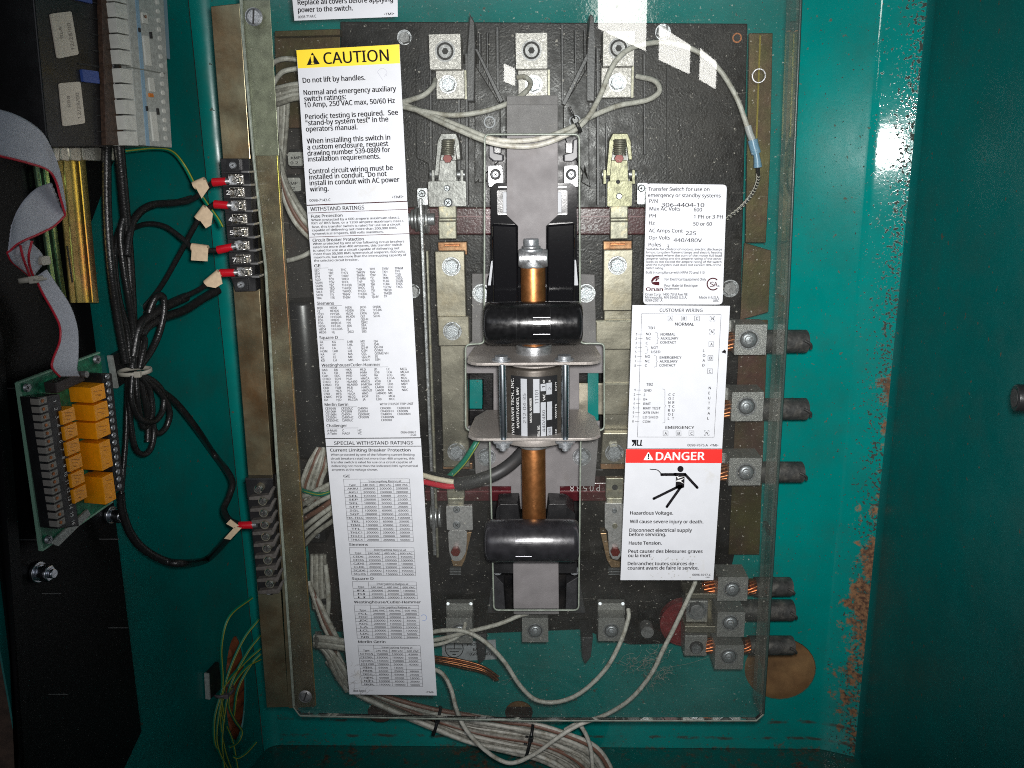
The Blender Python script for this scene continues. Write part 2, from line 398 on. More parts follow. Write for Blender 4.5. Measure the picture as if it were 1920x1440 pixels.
# ------------------------------------------------------------------ teal painted sheet metal with rust
def paint(name, rustx=None, sill=False, dirt=0.0, base=(0.0, 0.205, 0.185), rough=0.055):
    m = bpy.data.materials.new(name); m.use_nodes = True; nt = m.node_tree; N = nt.nodes; K = nt.links
    b = N['Principled BSDF']; tc = N.new('ShaderNodeTexCoord')
    def noise(scale, detail=6, rough_=.6, stretch=None):
        n = N.new('ShaderNodeTexNoise'); n.inputs['Scale'].default_value = scale; n.inputs['Detail'].default_value = detail
        n.inputs['Roughness'].default_value = rough_
        if stretch:
            mp = N.new('ShaderNodeMapping'); mp.inputs['Scale'].default_value = stretch
            K.new(tc.outputs['Object'], mp.inputs[0]); K.new(mp.outputs[0], n.inputs['Vector'])
        else: K.new(tc.outputs['Object'], n.inputs['Vector'])
        return n.outputs['Fac']
    def math_(op, a, b_=None, c=None):
        q = N.new('ShaderNodeMath'); q.operation = op
        for i, x in enumerate((a, b_, c)):
            if x is None: continue
            if isinstance(x, (int, float)): q.inputs[i].default_value = x
            else: K.new(x, q.inputs[i])
        return q.outputs[0]
    def mapr(x, a, b_, c=0.0, d=1.0):
        q = N.new('ShaderNodeMapRange'); K.new(x, q.inputs[0])
        for i, v in zip((1, 2, 3, 4), (a, b_, c, d)): q.inputs[i].default_value = v
        return q.outputs[0]
    def mix(fac, a, b_):
        q = N.new('ShaderNodeMix'); q.data_type = 'RGBA'; K.new(fac, q.inputs[0])
        for i, x in ((6, a), (7, b_)):
            if isinstance(x, tuple): q.inputs[i].default_value = (*x, 1)
            else: K.new(x, q.inputs[i])
        return q.outputs[2]
    big = noise(9, 4)
    col = mix(mapr(big, .35, .7), base, tuple(c*.78 for c in base))
    sep = N.new('ShaderNodeSeparateXYZ'); K.new(tc.outputs['Object'], sep.inputs[0])
    X, Z = sep.outputs[0], sep.outputs[2]
    # dull grime film
    g = math_('MULTIPLY', mapr(noise(22, 8, .7), .45, .75), dirt)
    col = mix(g, col, (0.035, 0.045, 0.035))
    # scattered chips and specks
    sp = mapr(noise(170, 2), .70, .74)
    col = mix(math_('MULTIPLY', sp, .75), col, (0.07, 0.045, 0.025))
    wear = sp
    if rustx is not None:
        near = mapr(X, rustx-0.055, rustx-0.001)
        low = mapr(Z, 0.22, -0.20, .03, .20)
        r = math_('ADD', math_('ADD', math_('MULTIPLY', near, .24), math_('SUBTRACT', math_('MULTIPLY', noise(15, 4), 1.1), .40)), math_('ADD', math_('MULTIPLY', noise(130, 5, .75), .62), math_('MULTIPLY', low, near)))
        rm = mapr(r, .86, .93)
        fine = mapr(math_('ADD', noise(400, 2), math_('MULTIPLY', mapr(X, rustx-0.022, rustx-0.004), .13)), .66, .70)
        col = mix(math_('MULTIPLY', fine, .9), col, (0.022, 0.014, 0.009)); wear = math_('MAXIMUM', wear, fine)
        tone = mix(mapr(noise(260, 3), .4, .6), (0.05, 0.022, 0.012), (0.20, 0.10, 0.045))
        tone = mix(mapr(Z, .02, -.10), mix(mapr(noise(300, 2), .45, .6), (0.03, 0.016, 0.010), (0.10, 0.04, 0.015)), tone)
        col = mix(rm, col, tone); wear = math_('MAXIMUM', wear, rm)
    if sill:
        lowz = mapr(Z, SILL+0.045, SILL)
        r = math_('ADD', math_('MULTIPLY', lowz, .42), math_('ADD', math_('MULTIPLY', noise(18, 4), .3), math_('MULTIPLY', noise(110, 5, .75), .5)))
        rm = mapr(r, .82, .90); tone = mix(mapr(noise(240, 3), .4, .6), (0.035, 0.016, 0.010), (0.11, 0.045, 0.02))
        col = mix(rm, col, tone); wear = math_('MAXIMUM', wear, rm)
        # old tide marks
        for z0 in (SILL+.012, SILL+.030):
            q = math_('ABSOLUTE', math_('SUBTRACT', math_('ADD', Z, mapr(noise(40, 3), 0, 1, -.003, .003)), z0))
            ln_ = math_('MULTIPLY', mapr(q, .0022, .0008), mapr(noise(70, 5), .45, .6))
            col = mix(math_('MULTIPLY', ln_, .8), col, (0.05, 0.028, 0.02))
    K.new(col, b.inputs['Base Color'])
    rr = mapr(noise(45, 6), .3, .7, rough*.8, rough*1.4)
    K.new(math_('MAXIMUM', rr, mapr(wear, 0, 1, 0, .85)), b.inputs['Roughness'])
    bp = N.new('ShaderNodeBump'); bp.inputs['Strength'].default_value = .05; bp.inputs['Distance'].default_value = .0007
    K.new(math_('ADD', noise(330, 2), math_('MULTIPLY', wear, .6)), bp.inputs['Height']); K.new(bp.outputs[0], b.inputs['Normal'])
    return m
# ------------------------------------------------------------------ enclosure
zt, zb = 0.75, B.pt(960, 1400, BACK).z           # back sheet runs from above the frame to the sill
SILL = zb
xl = crease.x
def arc(a, b, n=6): return [a+(b-a)*i/n for i in range(n+1)]
xb = B.pt(1490, 720, BACK).x; pts = [(xl+.012, -BACK*.001)]
y = -BACK*.001; x = xb; pts.append((x, y))
ang = 0
xr_target = B.pt(1680, 720, -92).x
for i in range(10):
    ang = math.radians(21)*min(1, (i+1)/6); dx = (xr_target-xb)/10; x += dx; y -= math.tan(ang)*dx; pts.append((x, y))
XR, YR = x, y
# left fillet then flat
fil = [(xl+.012-.012*math.sin(a)-.002*(1-math.cos(a)), -BACK*.001-.012*(1-math.cos(a))) for a in (1.36, 1.1, .8, .5, .2)]
prof = fil+pts
def knock(px, py, rx, ry, n=28):
    return [(px+rx*math.cos(2*math.pi*i/n), py+ry*math.sin(2*math.pi*i/n)) for i in range(n)]
holes = [knock(1463, 1254, 67, 58), knock(973, 1336, 26, 22), knock(713, 1336, 24, 20), knock(705, 1290, 8, 6)]
mb = MB()
i0 = len(fil)
# flat zone with true openings
fx0, fx1 = prof[i0][0], B.pt(1542, 1250, BACK).x
flat_end = fx1
top = [Vector((fx0, -BACK*.001, zt)), Vector((xb, -BACK*.001, zt)), Vector((xb, -BACK*.001, zb)), Vector((fx0, -BACK*.001, zb))]
flat_h = []
for hl in holes: flat_h.append([B.pt(*p, BACK) for p in hl])
# the bend begins to the right of the big opening, so shift the profile there
shift = flat_end-xb
prof = [(a, b) if i <= i0 else (a, b) for i, (a, b) in enumerate(prof)]
prof = fil+[(fx0, -BACK*.001), (flat_end, -BACK*.001)]
x, y = flat_end, -BACK*.001
for i in range(30):
    ang = math.radians(20.7)*math.sin(min(1, (i+1)/11)*math.pi/2); dx = (xr_target-flat_end)/30; x += dx; y -= math.tan(ang)*dx; prof.append((x, y))
XR, YR = x, y
top = [Vector((fx0, -BACK*.001, zt)), Vector((flat_end, -BACK*.001, zt)), Vector((flat_end, -BACK*.001, zb)), Vector((fx0, -BACK*.001, zb))]
d = Vector((0, .0015, 0))
mb.slab(top, [p+d for p in top], flat_h, [[p+d for p in l] for l in flat_h])
def sweep(pr):
    vs = [Vector((a, b, z)) for z in (zb, zt) for a, b in pr]; n = len(pr)
    mb.add(vs, [[i, i+1, i+1+n, i+n] for i in range(n-1)], True)
sweep(prof[i0+1:])
paint_back = paint('teal enamel back', rustx=XR, sill=True, dirt=.25)
struct(mb.build('back_wall', paint_back))
mb = MB(); sweep(fil+[(fx0, -BACK*.001)]); struct(mb.build('wall_corner', paint('teal enamel fold', dirt=.2, base=(0.0, 0.20, 0.18), rough=.27)))
# left side sheet / swung door leaf (goes toward the viewer)
paint_side = paint('teal enamel side', dirt=.35, base=(0.0, 0.165, 0.150), rough=.25)
fx, fy = fil[0]
A = Vector((fx, fy, 0)); D = -L.U
ext = (L.pt(6, 1250, 0)-A).dot(D)
mb = MB(); n = [A+Vector((0, 0, zb-.12)), A+D*ext+Vector((0, 0, zb-.12)), A+D*ext+Vector((0, 0, zt)), A+Vector((0, 0, zt))]
# oval conduit opening low on the side sheet
hole = [L.pt(442+19*math.cos(a)*1.0, 1290+98*math.sin(a), 0) for a in [2*math.pi*i/28 for i in range(28)]]
q = L.N*(-.0015)
offs = (n[0]-L.pt(200, 700, 0)).dot(L.N); n = [p-L.N*offs for p in n]
mb.slab(n, [p+q for p in n], [hole], [[p+q for p in hole]])
struct(mb.build('side_wall_left', paint_side))
# right side sheet
paint_r = paint('teal enamel right shaded', dirt=.2, base=(0.0, 0.092, 0.088), rough=.36)  # grazing-flash shade of this wall is put into its darker base teal
mb = MB(); e = Vector((.012, -.62, 0)); p0 = Vector((XR, YR, 0))
rr = .006; a1 = math.radians(22)
corner = [p0+Vector((0, 0, 0)), p0+Vector((.0025, -.003, 0)), p0+Vector((.0032, -.008, 0)), p0+Vector((.0032, -.008, 0))+e]
vs = [c+Vector((0, 0, z)) for z in (zb-.1, zt) for c in corner]
mb.add(vs, [[0, 1, 5, 4], [1, 2, 6, 5]], True); mb.add([vs[2], vs[3], vs[7], vs[6]], [[0, 1, 2, 3]])
struct(mb.build('side_wall_right', paint_r))
# bottom sheet
paint_b = paint('teal enamel bottom', sill=True, dirt=.7, base=(0.0, 0.10, 0.09), rough=.4)
mb = MB()
vs = [Vector((xl-.02, .1165, zb-.0005)), Vector((XR+.05, .1165, zb-.0005)), Vector((XR+.05, -.45, zb-.012)), Vector((xl-.15, -.45, zb-.012))]
mb.slab(vs, [p-Vector((0, 0, .0015)) for p in vs]); struct(mb.build('floor', paint_b))
# board and brickwork glimpsed through the openings
mb = MB().box(Vector((.10, .134, -.22)), B, .30, .15, -134, -146); o = mb.build('backing_board', wood)
for z_, hh in ((-.262, .0006), (-.287, .0012), (-.243, .0009)):
    g = MB().box(Vector((.10, .1336, z_)), B, .29, hh, -133.6, -134); g.build('plank_gap', mat('dark plank gap', (.05, .025, .01), .8), o)
tag(o, 'tan plywood board showing through the round holes of the back wall', 'board')
clay = mat('terracotta conduit', (0.22, 0.06, 0.02), .7, var=.3, vscale=60, bump=.5)
mb = MB(); 
for k in range(7):
    yy = 1205+k*27; c = L.pt(444, yy, -14); mb.cyl(c-L.U*.02, c+L.U*.025, .0075-.0004*abs(k-3), n=14, edge=.002)
c = L.pt(444, 1290, -22); mb.box(c, L, .04, .055, -22, -24)
tag(mb.build('flexible_conduit', clay), 'ribbed orange conduit visible in the oval hole behind the green wires', 'conduit')

# wall of the room, far behind the open leaf
gw = MB(); vs = [Vector((-3, 1.2, -2)), Vector((3, 1.2, -2)), Vector((3, 1.2, 2.5)), Vector((-3, 1.2, 2.5))]
gw.slab(vs, [p+Vector((0, .1, 0)) for p in vs]); struct(gw.build('wall', mat('brown brick wall', (.06, .035, .022), .8, var=.4, vscale=20)))
# ------------------------------------------------------------------ clear cover with stickers
def clear(name, haze=.017, gloss=1.0):
    m = bpy.data.materials.new(name); m.use_nodes = True; nt = m.node_tree; N = nt.nodes; K = nt.links
    N.remove(N['Principled BSDF']); out = N['Material Output']; tc = N.new('ShaderNodeTexCoord')
    tr = N.new('ShaderNodeBsdfTransparent'); tr.inputs[0].default_value = (.92, .93, .925, 1)
    gl = N.new('ShaderNodeBsdfGlossy'); gl.inputs['Roughness'].default_value = .012
    df = N.new('ShaderNodeBsdfDiffuse'); df.inputs[0].default_value = (.50, .48, .42, 1)
    fr = N.new('ShaderNodeFresnel'); fr.inputs[0].default_value = 1.49
    def noise(sc, det, ro, stretch=None):
        n = N.new('ShaderNodeTexNoise'); n.inputs['Scale'].default_value = sc; n.inputs['Detail'].default_value = det; n.inputs['Roughness'].default_value = ro
        mp = N.new('ShaderNodeMapping'); K.new(tc.outputs['Object'], mp.inputs[0]); K.new(mp.outputs[0], n.inputs['Vector'])
        if stretch: mp.inputs['Scale'].default_value = stretch; mp.inputs['Rotation'].default_value = (0, .7, 0)
        return n.outputs['Fac']
    def mr(x, a, b, c, d):
        q = N.new('ShaderNodeMapRange'); K.new(x, q.inputs[0])
        for i, v in zip((1, 2, 3, 4), (a, b, c, d)): q.inputs[i].default_value = v
        return q.outputs[0]
    def mt(op, a, b):
        q = N.new('ShaderNodeMath'); q.operation = op
        for i, x in ((0, a), (1, b)):
            if isinstance(x, float): q.inputs[i].default_value = x
            else: K.new(x, q.inputs[i])
        return q.outputs[0]
    film = mr(noise(11, 7, .65), .35, .75, haze*.3, haze*1.7)
    specks = mr(noise(420, 2, .5), .70, .76, 0, .45)
    scr = mr(noise(60, 5, .8, (1, 1, 14)), .64, .70, 0, .22)
    dirt = mt('ADD', mt('ADD', film, specks), scr)
    m1 = N.new('ShaderNodeMixShader'); K.new(dirt, m1.inputs[0]); K.new(tr.outputs[0], m1.inputs[1]); K.new(df.outputs[0], m1.inputs[2])
    m2 = N.new('ShaderNodeMixShader'); K.new(mt('MULTIPLY', fr.outputs[0], gloss), m2.inputs[0]); K.new(m1.outputs[0], m2.inputs[1]); K.new(gl.outputs[0], m2.inputs[2])
    K.new(m2.outputs[0], out.inputs['Surface'])
    return m
acrylic = clear('clear acrylic')
edge_acrylic = mat('acrylic edge', (0.22, 0.25, 0.21), .3, var=.3, vscale=80)
outer = [(449, -60), (455, 60), (476, 300), (498, 500), (519, 860), (536, 1100), (551, 1325), (563, 1341), (990, 1350), (1418, 1350), (1431, 1338), (1452, 1000), (1478, 560), (1493, 200), (1504, -60)]
def rc(pts, r=8, n=4):
    """round the corners of a pixel outline"""
    out = []; m = len(pts)
    for i in range(m):
        a, b, c = (Vector(pts[i-1]), Vector(pts[i]), Vector(pts[(i+1) % m]))
        u, v = (a-b).normalized(), (c-b).normalized(); p, q = b+u*r, b+v*r
        for k in range(n+1):
            t = k/n; out.append(tuple((1-t)**2*p+2*t*(1-t)*b+t*t*q))
    return out
cut = rc([(909, 252), (1086, 252), (1088, 644), (1133, 644), (1133, 806), (1089, 812), (1085, 1144), (926, 1144), (918, 812), (873, 806), (873, 646), (908, 644)], 9)
cov = thing('clear_cover', 'large clear plastic safety cover with centre cutout and printed stickers', 'cover', B.pt(990, 1350, 0))
mb = MB().prism(B, outer, 0, -3.5, [cut])
mb.weld = True
mb.build('clear_sheet', acrylic, cov)
# polished cut edges catch the light
mb = MB()
def rim(pts, h, r, closed=True):
    P = [B.pt(x, y, h) for x, y in pts]
    if closed: P.append(P[0])
    mb.tube(P, r, n=6, steps=1)
rim(cut, -.6, .0007)
mb.build('cutout_edge', edge_acrylic, cov)
mb = MB(); rim(outer[:8], -1.8, .0012, False); mb.build('edge', edge_acrylic, cov)
mb = MB(); rim(outer[7:11], -1.8, .0014, False); mb.build('edge', edge_acrylic, cov)
# right hand edge is turned back as a flange
fl = MB()
R = [B.pt(x, y, -3.5) for x, y in outer[10:]]
for i in range(len(R)-1):
    a, b = R[i], R[i+1]; d = Vector((0, .024, 0)); e = Vector((-.003, 0, 0))
    fl.slab([a, b, b+d, a+d], [a+e, b+e, b+d+e, a+d+e])
fl.weld = True
fl.build('flange', clear('smoky flange', .12, .35), cov)
mb = MB(); rim(outer[10:], -1.5, .0011, False); mb.build('edge', mat('dark acrylic edge', (.03, .05, .045), .3), cov)
# fasteners of the cover
screw(cov, B, 475, 31, 16.5, .2, a0=1.45, cross=False, rise=2.6)
o = screw(cov, B, 572, 1307, 12.5, .2, a0=1.2, cross=False, rise=2.4, m=dull_steel)
for px, py, r in ((1423, 142, 13),):
    MB().ngon(B, px, py, r, .6, .1, ri=r*.87).build('grommet', steel, cov)
# ---- stickers
LH = .28     # thickness of the print above the sheet, mm
def sticker(name, quad, label, r=0, m=paper):
    s = MB().prism(B, rc(quad, r) if r else quad, .25, .05).build(name, m, cov, label=label)
    return s
def finish(sh, part, name='lettering', m=ink): return sh.mb.build(name, m, part)
# caution
QA = [(556, 95), (748.8, 83), (763.5, 376.5), (575, 384)]
A_ = sticker('caution_label', QA, 'white caution label with yellow band at the top of the left column')
s = Sheet(B, .34, (540, 80, 4.8), QA); band = MB()
s.h = .31; s.poly([(75, 68), (1002, 15), (1008, 185), (90, 232)], band); s.h = .36
band.build('yellow_band', yellow, A_)
s.t('CAUTION', 325, 193, 908, 162, 20, .018)
s.poly([(163, 203), (172, 196), (214, 92), (222, 90), (283, 186), (284, 193)])
for row in """Do not lift by handles.|135|362|695|335
Normal and emergency auxiliary|143|472|973|435
switch ratings:|147|528|522|508
10 Amp, 250 VAC max, 50/60 Hz|150|583|962|542
Periodic testing is required.  See|158|690|990|648
"stand-by system test" in the|162|745|903|708
operators manual.|164|800|625|780
When installing this switch in|172|908|920|872
a custom enclosure, request|176|963|902|928
drawing number 539-0889 for|178|1018|918|983
installation requirements.|182|1070|830|1043
Control circuit wiring must be|190|1180|943|1145
installed in conduit.  Do not|193|1232|888|1200
install in conduit with AC power|197|1285|1003|1252
wiring.|200|1340|365|1333""".split('\n'):
    b_, *c = row.split('|'); s.t(b_, *map(float, c), 8.8, .03)
s.t('0098-7143.C', 195, 1432, 383, 1425, 4.6); s.t('•TMI•', 938, 1402, 1038, 1398, 4.6, .02)
s.ring(845, 275, 46, 42, a0=-2.6, a1=2.2) if False else None
finish(s, A_)
s2 = Sheet(B, .42, (540, 80, 4.8), QA); s2.t('!', 212, 192, 232, 191, 15, .03); finish(s2, A_, 'exclamation_mark', yellow)
s2 = Sheet(B, .36, (540, 80, 4.8), QA)
s2.ring(848, 275, 44, 41, a0=-2.9, a1=.6); s2.line(805, 265, 855, 340, .6); s2.line(885, 275, 868, 305, .6)
finish(s2, A_, 'pen_mark', mat('pale pencil', (.36, .36, .42), .6))
# withstand ratings
QB = [(575.2, 386), (764, 378.2), (788, 820), (609.8, 821.6)]
B_ = sticker('withstand_ratings_label', QB, 'long white label listing withstand ratings below the caution label')
s = Sheet(B, .36, (560, 370, 7.2), QB); sg = Sheet(B, .36, s.z, QB); sb = Sheet(B, .33, s.z, QB)
sb.line(112, 105, 1466, 55, 1.0); sb.line(125, 212, 1470, 162, 1.0); sb.line(145, 538, 1490, 490, 1.0)
s.t('WITHSTAND RATINGS', 160, 185, 885, 162, 6.9, .02)
s.t('Fuse Protection', 172, 275, 592, 260, 5.2, .014); s.t('Circuit Breaker Protection', 190, 600, 878, 580, 5.4, .014)
for row in """When protected by a 600 ampere maximum class J,|172|322|1360|285
RK1 or RK5 fuse, or a 1200 ampere maximum class L|176|365|1425|332
fuse, this transfer switch is rated for use on a circuit|178|415|1375|378
capable of delivering not more than 200,000 RMS|182|460|1322|426
symmetrical amperes, 600 volts maximum.|185|507|1145|478
When protected by one of the following circuit breakers|193|643|1425|608
rated not more than 400 amperes, this transfer switch|196|688|1395|652
is rated for use on a circuit capable of delivering not|199|735|1360|700
more than 30,000 RMS symmetrical amperes, 600 volts|203|780|1440|745
maximum, but not more than the interrupting capacity of|206|825|1455|790
the selected circuit breaker.|209|870|808|855""".split('\n'):
    b_, *c = row.split('|'); sg.t(b_, *map(float, c), 4.0, .008)
def grid(sh, rows, cols, x0y, pitch, drift, cap, sl=-.026, wf=1.0):
    for i, row in enumerate(rows.split('/')):
        for j, wd in enumerate(row.split(',')):
            if wd:
                x = cols[j]+drift*i; y = x0y+pitch*i+(x-cols[0])*sl; k = sh.z[2]
                _, _, w = text2d(wd); W_ = w*cap/CAP*wf*k; sh.t(wd, x, y, x+W_, y+W_*sl, cap, .008)
def head(sh, sh2, body, x0, y0, x1, y1, ux, cap=5.5):
    sh.t(body, x0, y0, x1, y1, cap, .012); sl = (y1-y0)/(x1-x0); sh2.line(x0, y0+14, ux, y0+14+(ux-x0)*sl, .5)
head(s, sg, 'GE', 212, 945, 295, 942, 400)
grid(sg, 'SED,TB6,THC,THJK,THV,TK9V,TPMM/SEH,TBC,THCV,THK9V,TJ4V,TKH,TPV/SFH,TC,THDV,THKM,TJ9V,TKL,TQD/SGD,TCV,THED,THMM,TJC,TKM,TQDL/SGH4,TDV,THFK,THP,TJD,TLB2,TXQB/SGH6,TEC,THHQB,THQB,TJH,TLB4,TXQC/SKH8,TED,THHQC,THQC,TJJ,TLC9V,TXQL/SKL8,TFC,THHQL,THQD,TJK,TMQB/SKP8,TFJ,THJ4V,THQDL,TJL,TMQD/TB4,TFK,THJ9V,THQL,TJL4V,TP',
     [215, 400, 570, 778, 958, 1125, 1298], 1003, 41.6, 3.0, 4.2, wf=.9)
s.z = sg.z = (580, 550, 7.2)
head(s, sg, 'Siemens', 105, 155, 332, 152, 440); head(s, sg, 'Square D', 138, 618, 385, 614, 470); head(s, sg, 'Westinghouse/Cutler-Hammer', 167, 990, 958, 980, 1065)
grid(sg, 'BQD,HFD6,HJD6,JXD6,SHJD6/CJ,HFXD6,HJXD6,LD6,SHLD6/CQD,HHFD6,HLD6,LXD6,SJD6/ED4,HHFXD6,HLXD6,QJ2,SLD6/ED6,HHJD6,HM,QJ2-H/FD6,HHJXD6,HN,QJH2/FXD6,HHLD6,JD6,SBA/HED4,HHLXD6,JJ,SBH/HED6,HJ,JXD2,SBS',
     [108, 280, 490, 683, 857], 215, 41, 3.4, 4.2, -.022, .9)
grid(sg, 'FA,KG,LHB,MX,Q4/FC,KH,LHL,Q2,Q4L/FH,LA,LX,Q2-H,QE-VH/HOM,LAB,LXI,Q2H,QOM2/KA,LC,MA,Q2L,QOM2-VH/KC,LE,ME,Q2L-H,SE/KD,LH,MH,Q2LH,SEH',
     [145, 310, 515, 695, 872], 674, 41.3, 2.8, 4.2, -.018, .95)
grid(sg, 'BAB,DK,HKA,HLD,JD,LC,MCG/CA,ED,HKB,HMA,JDB,LCA,MCGA/CAH,EDC,HKD,HMC,KA,LCG,MD/CHKD,EDH,HLA,HMCA,KD,LCGA,MDL/CHLD,FD,HLA400,HMCG,KDB,LD,MDLB/CHND,FD,HLA600,HMCGA,KDC,LDB,MDY/CKD,FDB,HLB,HMDL,LA400,LDC,ND/CLD,HCA,HLC,HMDLB,LA600,MA,NDC/CND,HFB,HLCA,HND,LAB400,MC/CNDC,HFD,HLCG,HOP,LB,MCA/DA,HJD,HLCGA,JA,LBB,MCC',
     [172, 338, 495, 688, 875, 1045, 1230], 1050, 40.4, 3.2, 4.2, -.014, .95)
s.z = sg.z = (590, 680, 7.2)
head(s, sg, 'Merlin Gerin', 137, 585, 453, 582, 570); sg.t('WITH STR25DF TRIP UNIT', 880, 575, 1332, 568, 4.2)
grid(sg, 'CE104N,CF250LC,CJ400N,,CK400H,CK800HH/CE106H,CF250N,CJ600H,,CK400HH,CK800N/CE106N,CJ400H,CJ600HC,,CK400N,CK800NN/CF250H,CJ400HC,CF600N,,CK400NN/CF250HC,CJ400LC,,,CK800H',
     [145, 360, 583, 700, 888, 1112], 635, 40, 2.8, 4.2, -.008, .95)
head(s, sg, 'Challenger', 162, 870, 437, 868, 590)
grid(sg, 'A-Multi,C,HC/A-Twin,HAGF,VC', [170, 375, 583], 930, 41, 2, 4.2, -.004, .95)
sg.t('0096-6886.E', 1163, 955, 1368, 953, 4.0); s.t('•TMI•', 1285, 988, 1382, 986, 2.6, .02)
finish(s, B_); finish(sg, B_, 'small_print', ink_grey); finish(sb, B_, 'ruled_line', ink_brown)
# special withstand ratings
QC = [(610.2, 823), (789, 821.8), (819, 1304), (655.4, 1301.8)]
C_ = sticker('special_ratings_label', QC, 'lowest label of the left column, tabulated special ratings with dirty foot')
s = Sheet(B, .36, (600, 820, 7.2), QC); sg = Sheet(B, .36, s.z, QC)
s.line(85, 124, 1364, 119, 1.2); s.line(72, 14, 1362, 6, .7)
s.t('SPECIAL WITHSTAND RATINGS', 192, 100, 1258, 95, 6.5, .014); s.t('Current Limiting Breaker Protection', 137, 192, 1223, 190, 5.6, .012)
for b_, x, y, x1 in (('When protected by one of the following current limiting', 147, 248, 1275), ('circuit breakers rated not more than 400 amperes, this', 148, 300, 1275), ('transfer switch is rated for use on a circuit capable of', 152, 350, 1245), ('delivering not more than the indicated RMS symmetrical', 157, 400, 1320), ('amperes at the voltage shown.', 160, 450, 780)):
    sg.t(b_, x, y, x1, y-1, 4.0, .008)
def table(title, ty, tx0, tx1, tl, tr_, br, bl, cols, n, rows, cap):
    """ruled table; corners and column marks in zoom coordinates, cols as fractions"""
    s.t(title, tx0, ty, tx1, ty, 5.0, .012)
    P = lambda u, v: ((tl[0]*(1-u)+tr_[0]*u)*(1-v)+(bl[0]*(1-u)+br[0]*u)*v, (tl[1]*(1-u)+tr_[1]*u)*(1-v)+(bl[1]*(1-u)+br[1]*u)*v)
    H = n+2; lw = .55
    for i in range(H+1):
        v = i/H; sg.line(*P(cols[1] if i == 1 else 0, v), *P(1, v), lw)
    for j, c in enumerate(cols):
        sg.line(*P(c, 0 if j in (0, 1, 4) else 1/H), *P(c, 1), lw)
    def cell(tx, u0, u1, v, wd=.7):
        a, b = P(u0, v), P(u1, v); m = (1-wd)/2
        sg.t(tx, a[0]+(b[0]-a[0])*m, a[1]-3, b[0]-(b[0]-a[0])*m, b[1]-3, cap)
    cell('Interrupting Rating at', cols[1], 1, 1/H-.004, .66); cell('Type', 0, cols[1], 1.9/H, .4)
    for j, tx in enumerate(('240 VAC', '480 VAC', '600 VAC')): cell(tx, cols[j+1], cols[j+2], 2/H-.004, .76)
    for i, r in enumerate(rows):
        for j, tx in enumerate(r.split()):
            if tx != '-': cell(tx, cols[j], cols[j+1], (i+3)/H-.006, (.28+.09*len(tx) if j == 0 else .12*len(tx)))
CO = (0, .25, .502, .75, 1)
table('GE', 540, 318, 403, (318, 565), (1208, 560), (1262, 1405), (388, 1402), CO, 15,
      ['AKRU 200000 200000 200000', 'AKU 200000 200000 200000', 'SEL 100000 50000 25000', 'SEP 200000 50000 25000', 'SFL 100000 50000 25000', 'SFP 200000 50000 25000', 'SGL 100000 65000 65000', 'SGP 200000 100000 65000', 'TEC,TECL 100000 100000 100000', 'TEL 100000 65000 25000', 'TEML 100000 65000 25000', 'TFL 100000 65000 25000', 'THLC1 200000 200000 50000', 'THLC2 200000 200000 50000', 'THLC4 200000 200000 50000'], 3.6)
s.z = sg.z = (620, 1000, 4.5)
table('Siemens', 105, 157, 315, (157, 120), (703, 122), (718, 358), (178, 353), CO, 6,
      ['CED6 200000 200000 100000', 'CFD6 200000 200000 100000', 'CJD6 200000 150000 100000', 'CLD6 200000 150000 100000', 'SCJD6 200000 150000 100000', 'SCLD6 200000 150000 100000'], 3.4)
table('Square D', 392, 180, 362, (182, 407), (722, 410), (732, 553), (197, 550), CO, 3, ['FI 200000 200000 100000', 'KI 200000 200000 100000', 'LI 200000 200000 100000'], 3.4)
table('Westinghouse/Cutler-Hammer', 590, 198, 762, (198, 605), (742, 608), (753, 890), (225, 886), CO, 8,
      ['FCL 200000 200000 200000', 'FDC 200000 100000 35000', 'JDC 200000 100000 35000', 'KDC 200000 100000 50000', 'LA 200000 200000 200000', 'LCL 200000 200000 100000', 'LDC 200000 100000 50000', 'NB 200000 200000 200000'], 3.4)
table('Merlin Gerin', 925, 233, 462, (230, 943), (755, 948), (777, 1293), (263, 1285), CO, 10,
      ['CE106N 150000 100000 42000', 'CF250L 150000 150000 65000', 'CJ600L 150000 150000 65000', 'CK1200 150000 50000 42000', 'NENL 65000 18000 -', 'NEHL 65000 25000 18000', 'NFHL 65000 65000 25000', 'NJHL 65000 35000 18000', 'NJPL 100000 65000 25000', 'NKPL 150000 100000 50000'], 3.4)
sg.t('0098-6889.C', 192, 1337, 300, 1337, 3.6); s.t('•TMI•', 803, 1347, 872, 1347, 3.4, .02)
finish(s, C_); finish(sg, C_, 'table', ink_grey)
s2 = Sheet(B, .36, (620, 1000, 4.5), QC); s2.ring(785, 712, 27, 23, a0=-2.6, a1=2.0); finish(s2, C_, 'pen_mark', mat('blue pencil', (.22, .30, .55), .6))
# stains at the foot
s2 = Sheet(B, .34, (620, 1000, 4.5), QC); rs = random.Random(3)
for k in range(34):
    x, y = rs.uniform(160, 340), rs.uniform(1120, 1345); a = rs.uniform(0, 6.3); l = rs.uniform(8, 34); c = rs.uniform(-.8, .8)
    for q in range(3): s2.line(x, y, x+l*math.cos(a), y+l*math.sin(a), .45); x += l*math.cos(a); y += l*math.sin(a); a += c
finish(s2, C_, 'stain', mat('grime', (.24, .23, .22), .8))
# replacing covers notice at the top
QF = [(546, -24), (745.2, -30), (745.8, 31.3), (552, 38.7)]
F_ = sticker('notice_label', QF, 'white notice label cut off by the top of the frame')
s = Sheet(B, .36, (380, 0, 3.097), QF)
s.t('Replace all covers before applying', 553, 28, 1105, 9, 8.6, .03); s.t('power to the switch.', 555, 72, 872, 60, 8.6, .03)
s.t('0098-7144.C', 555, 107, 660, 101, 4.6); s.t('•TMI•', 1055, 89, 1112, 86, 4, .02); finish(s, F_)
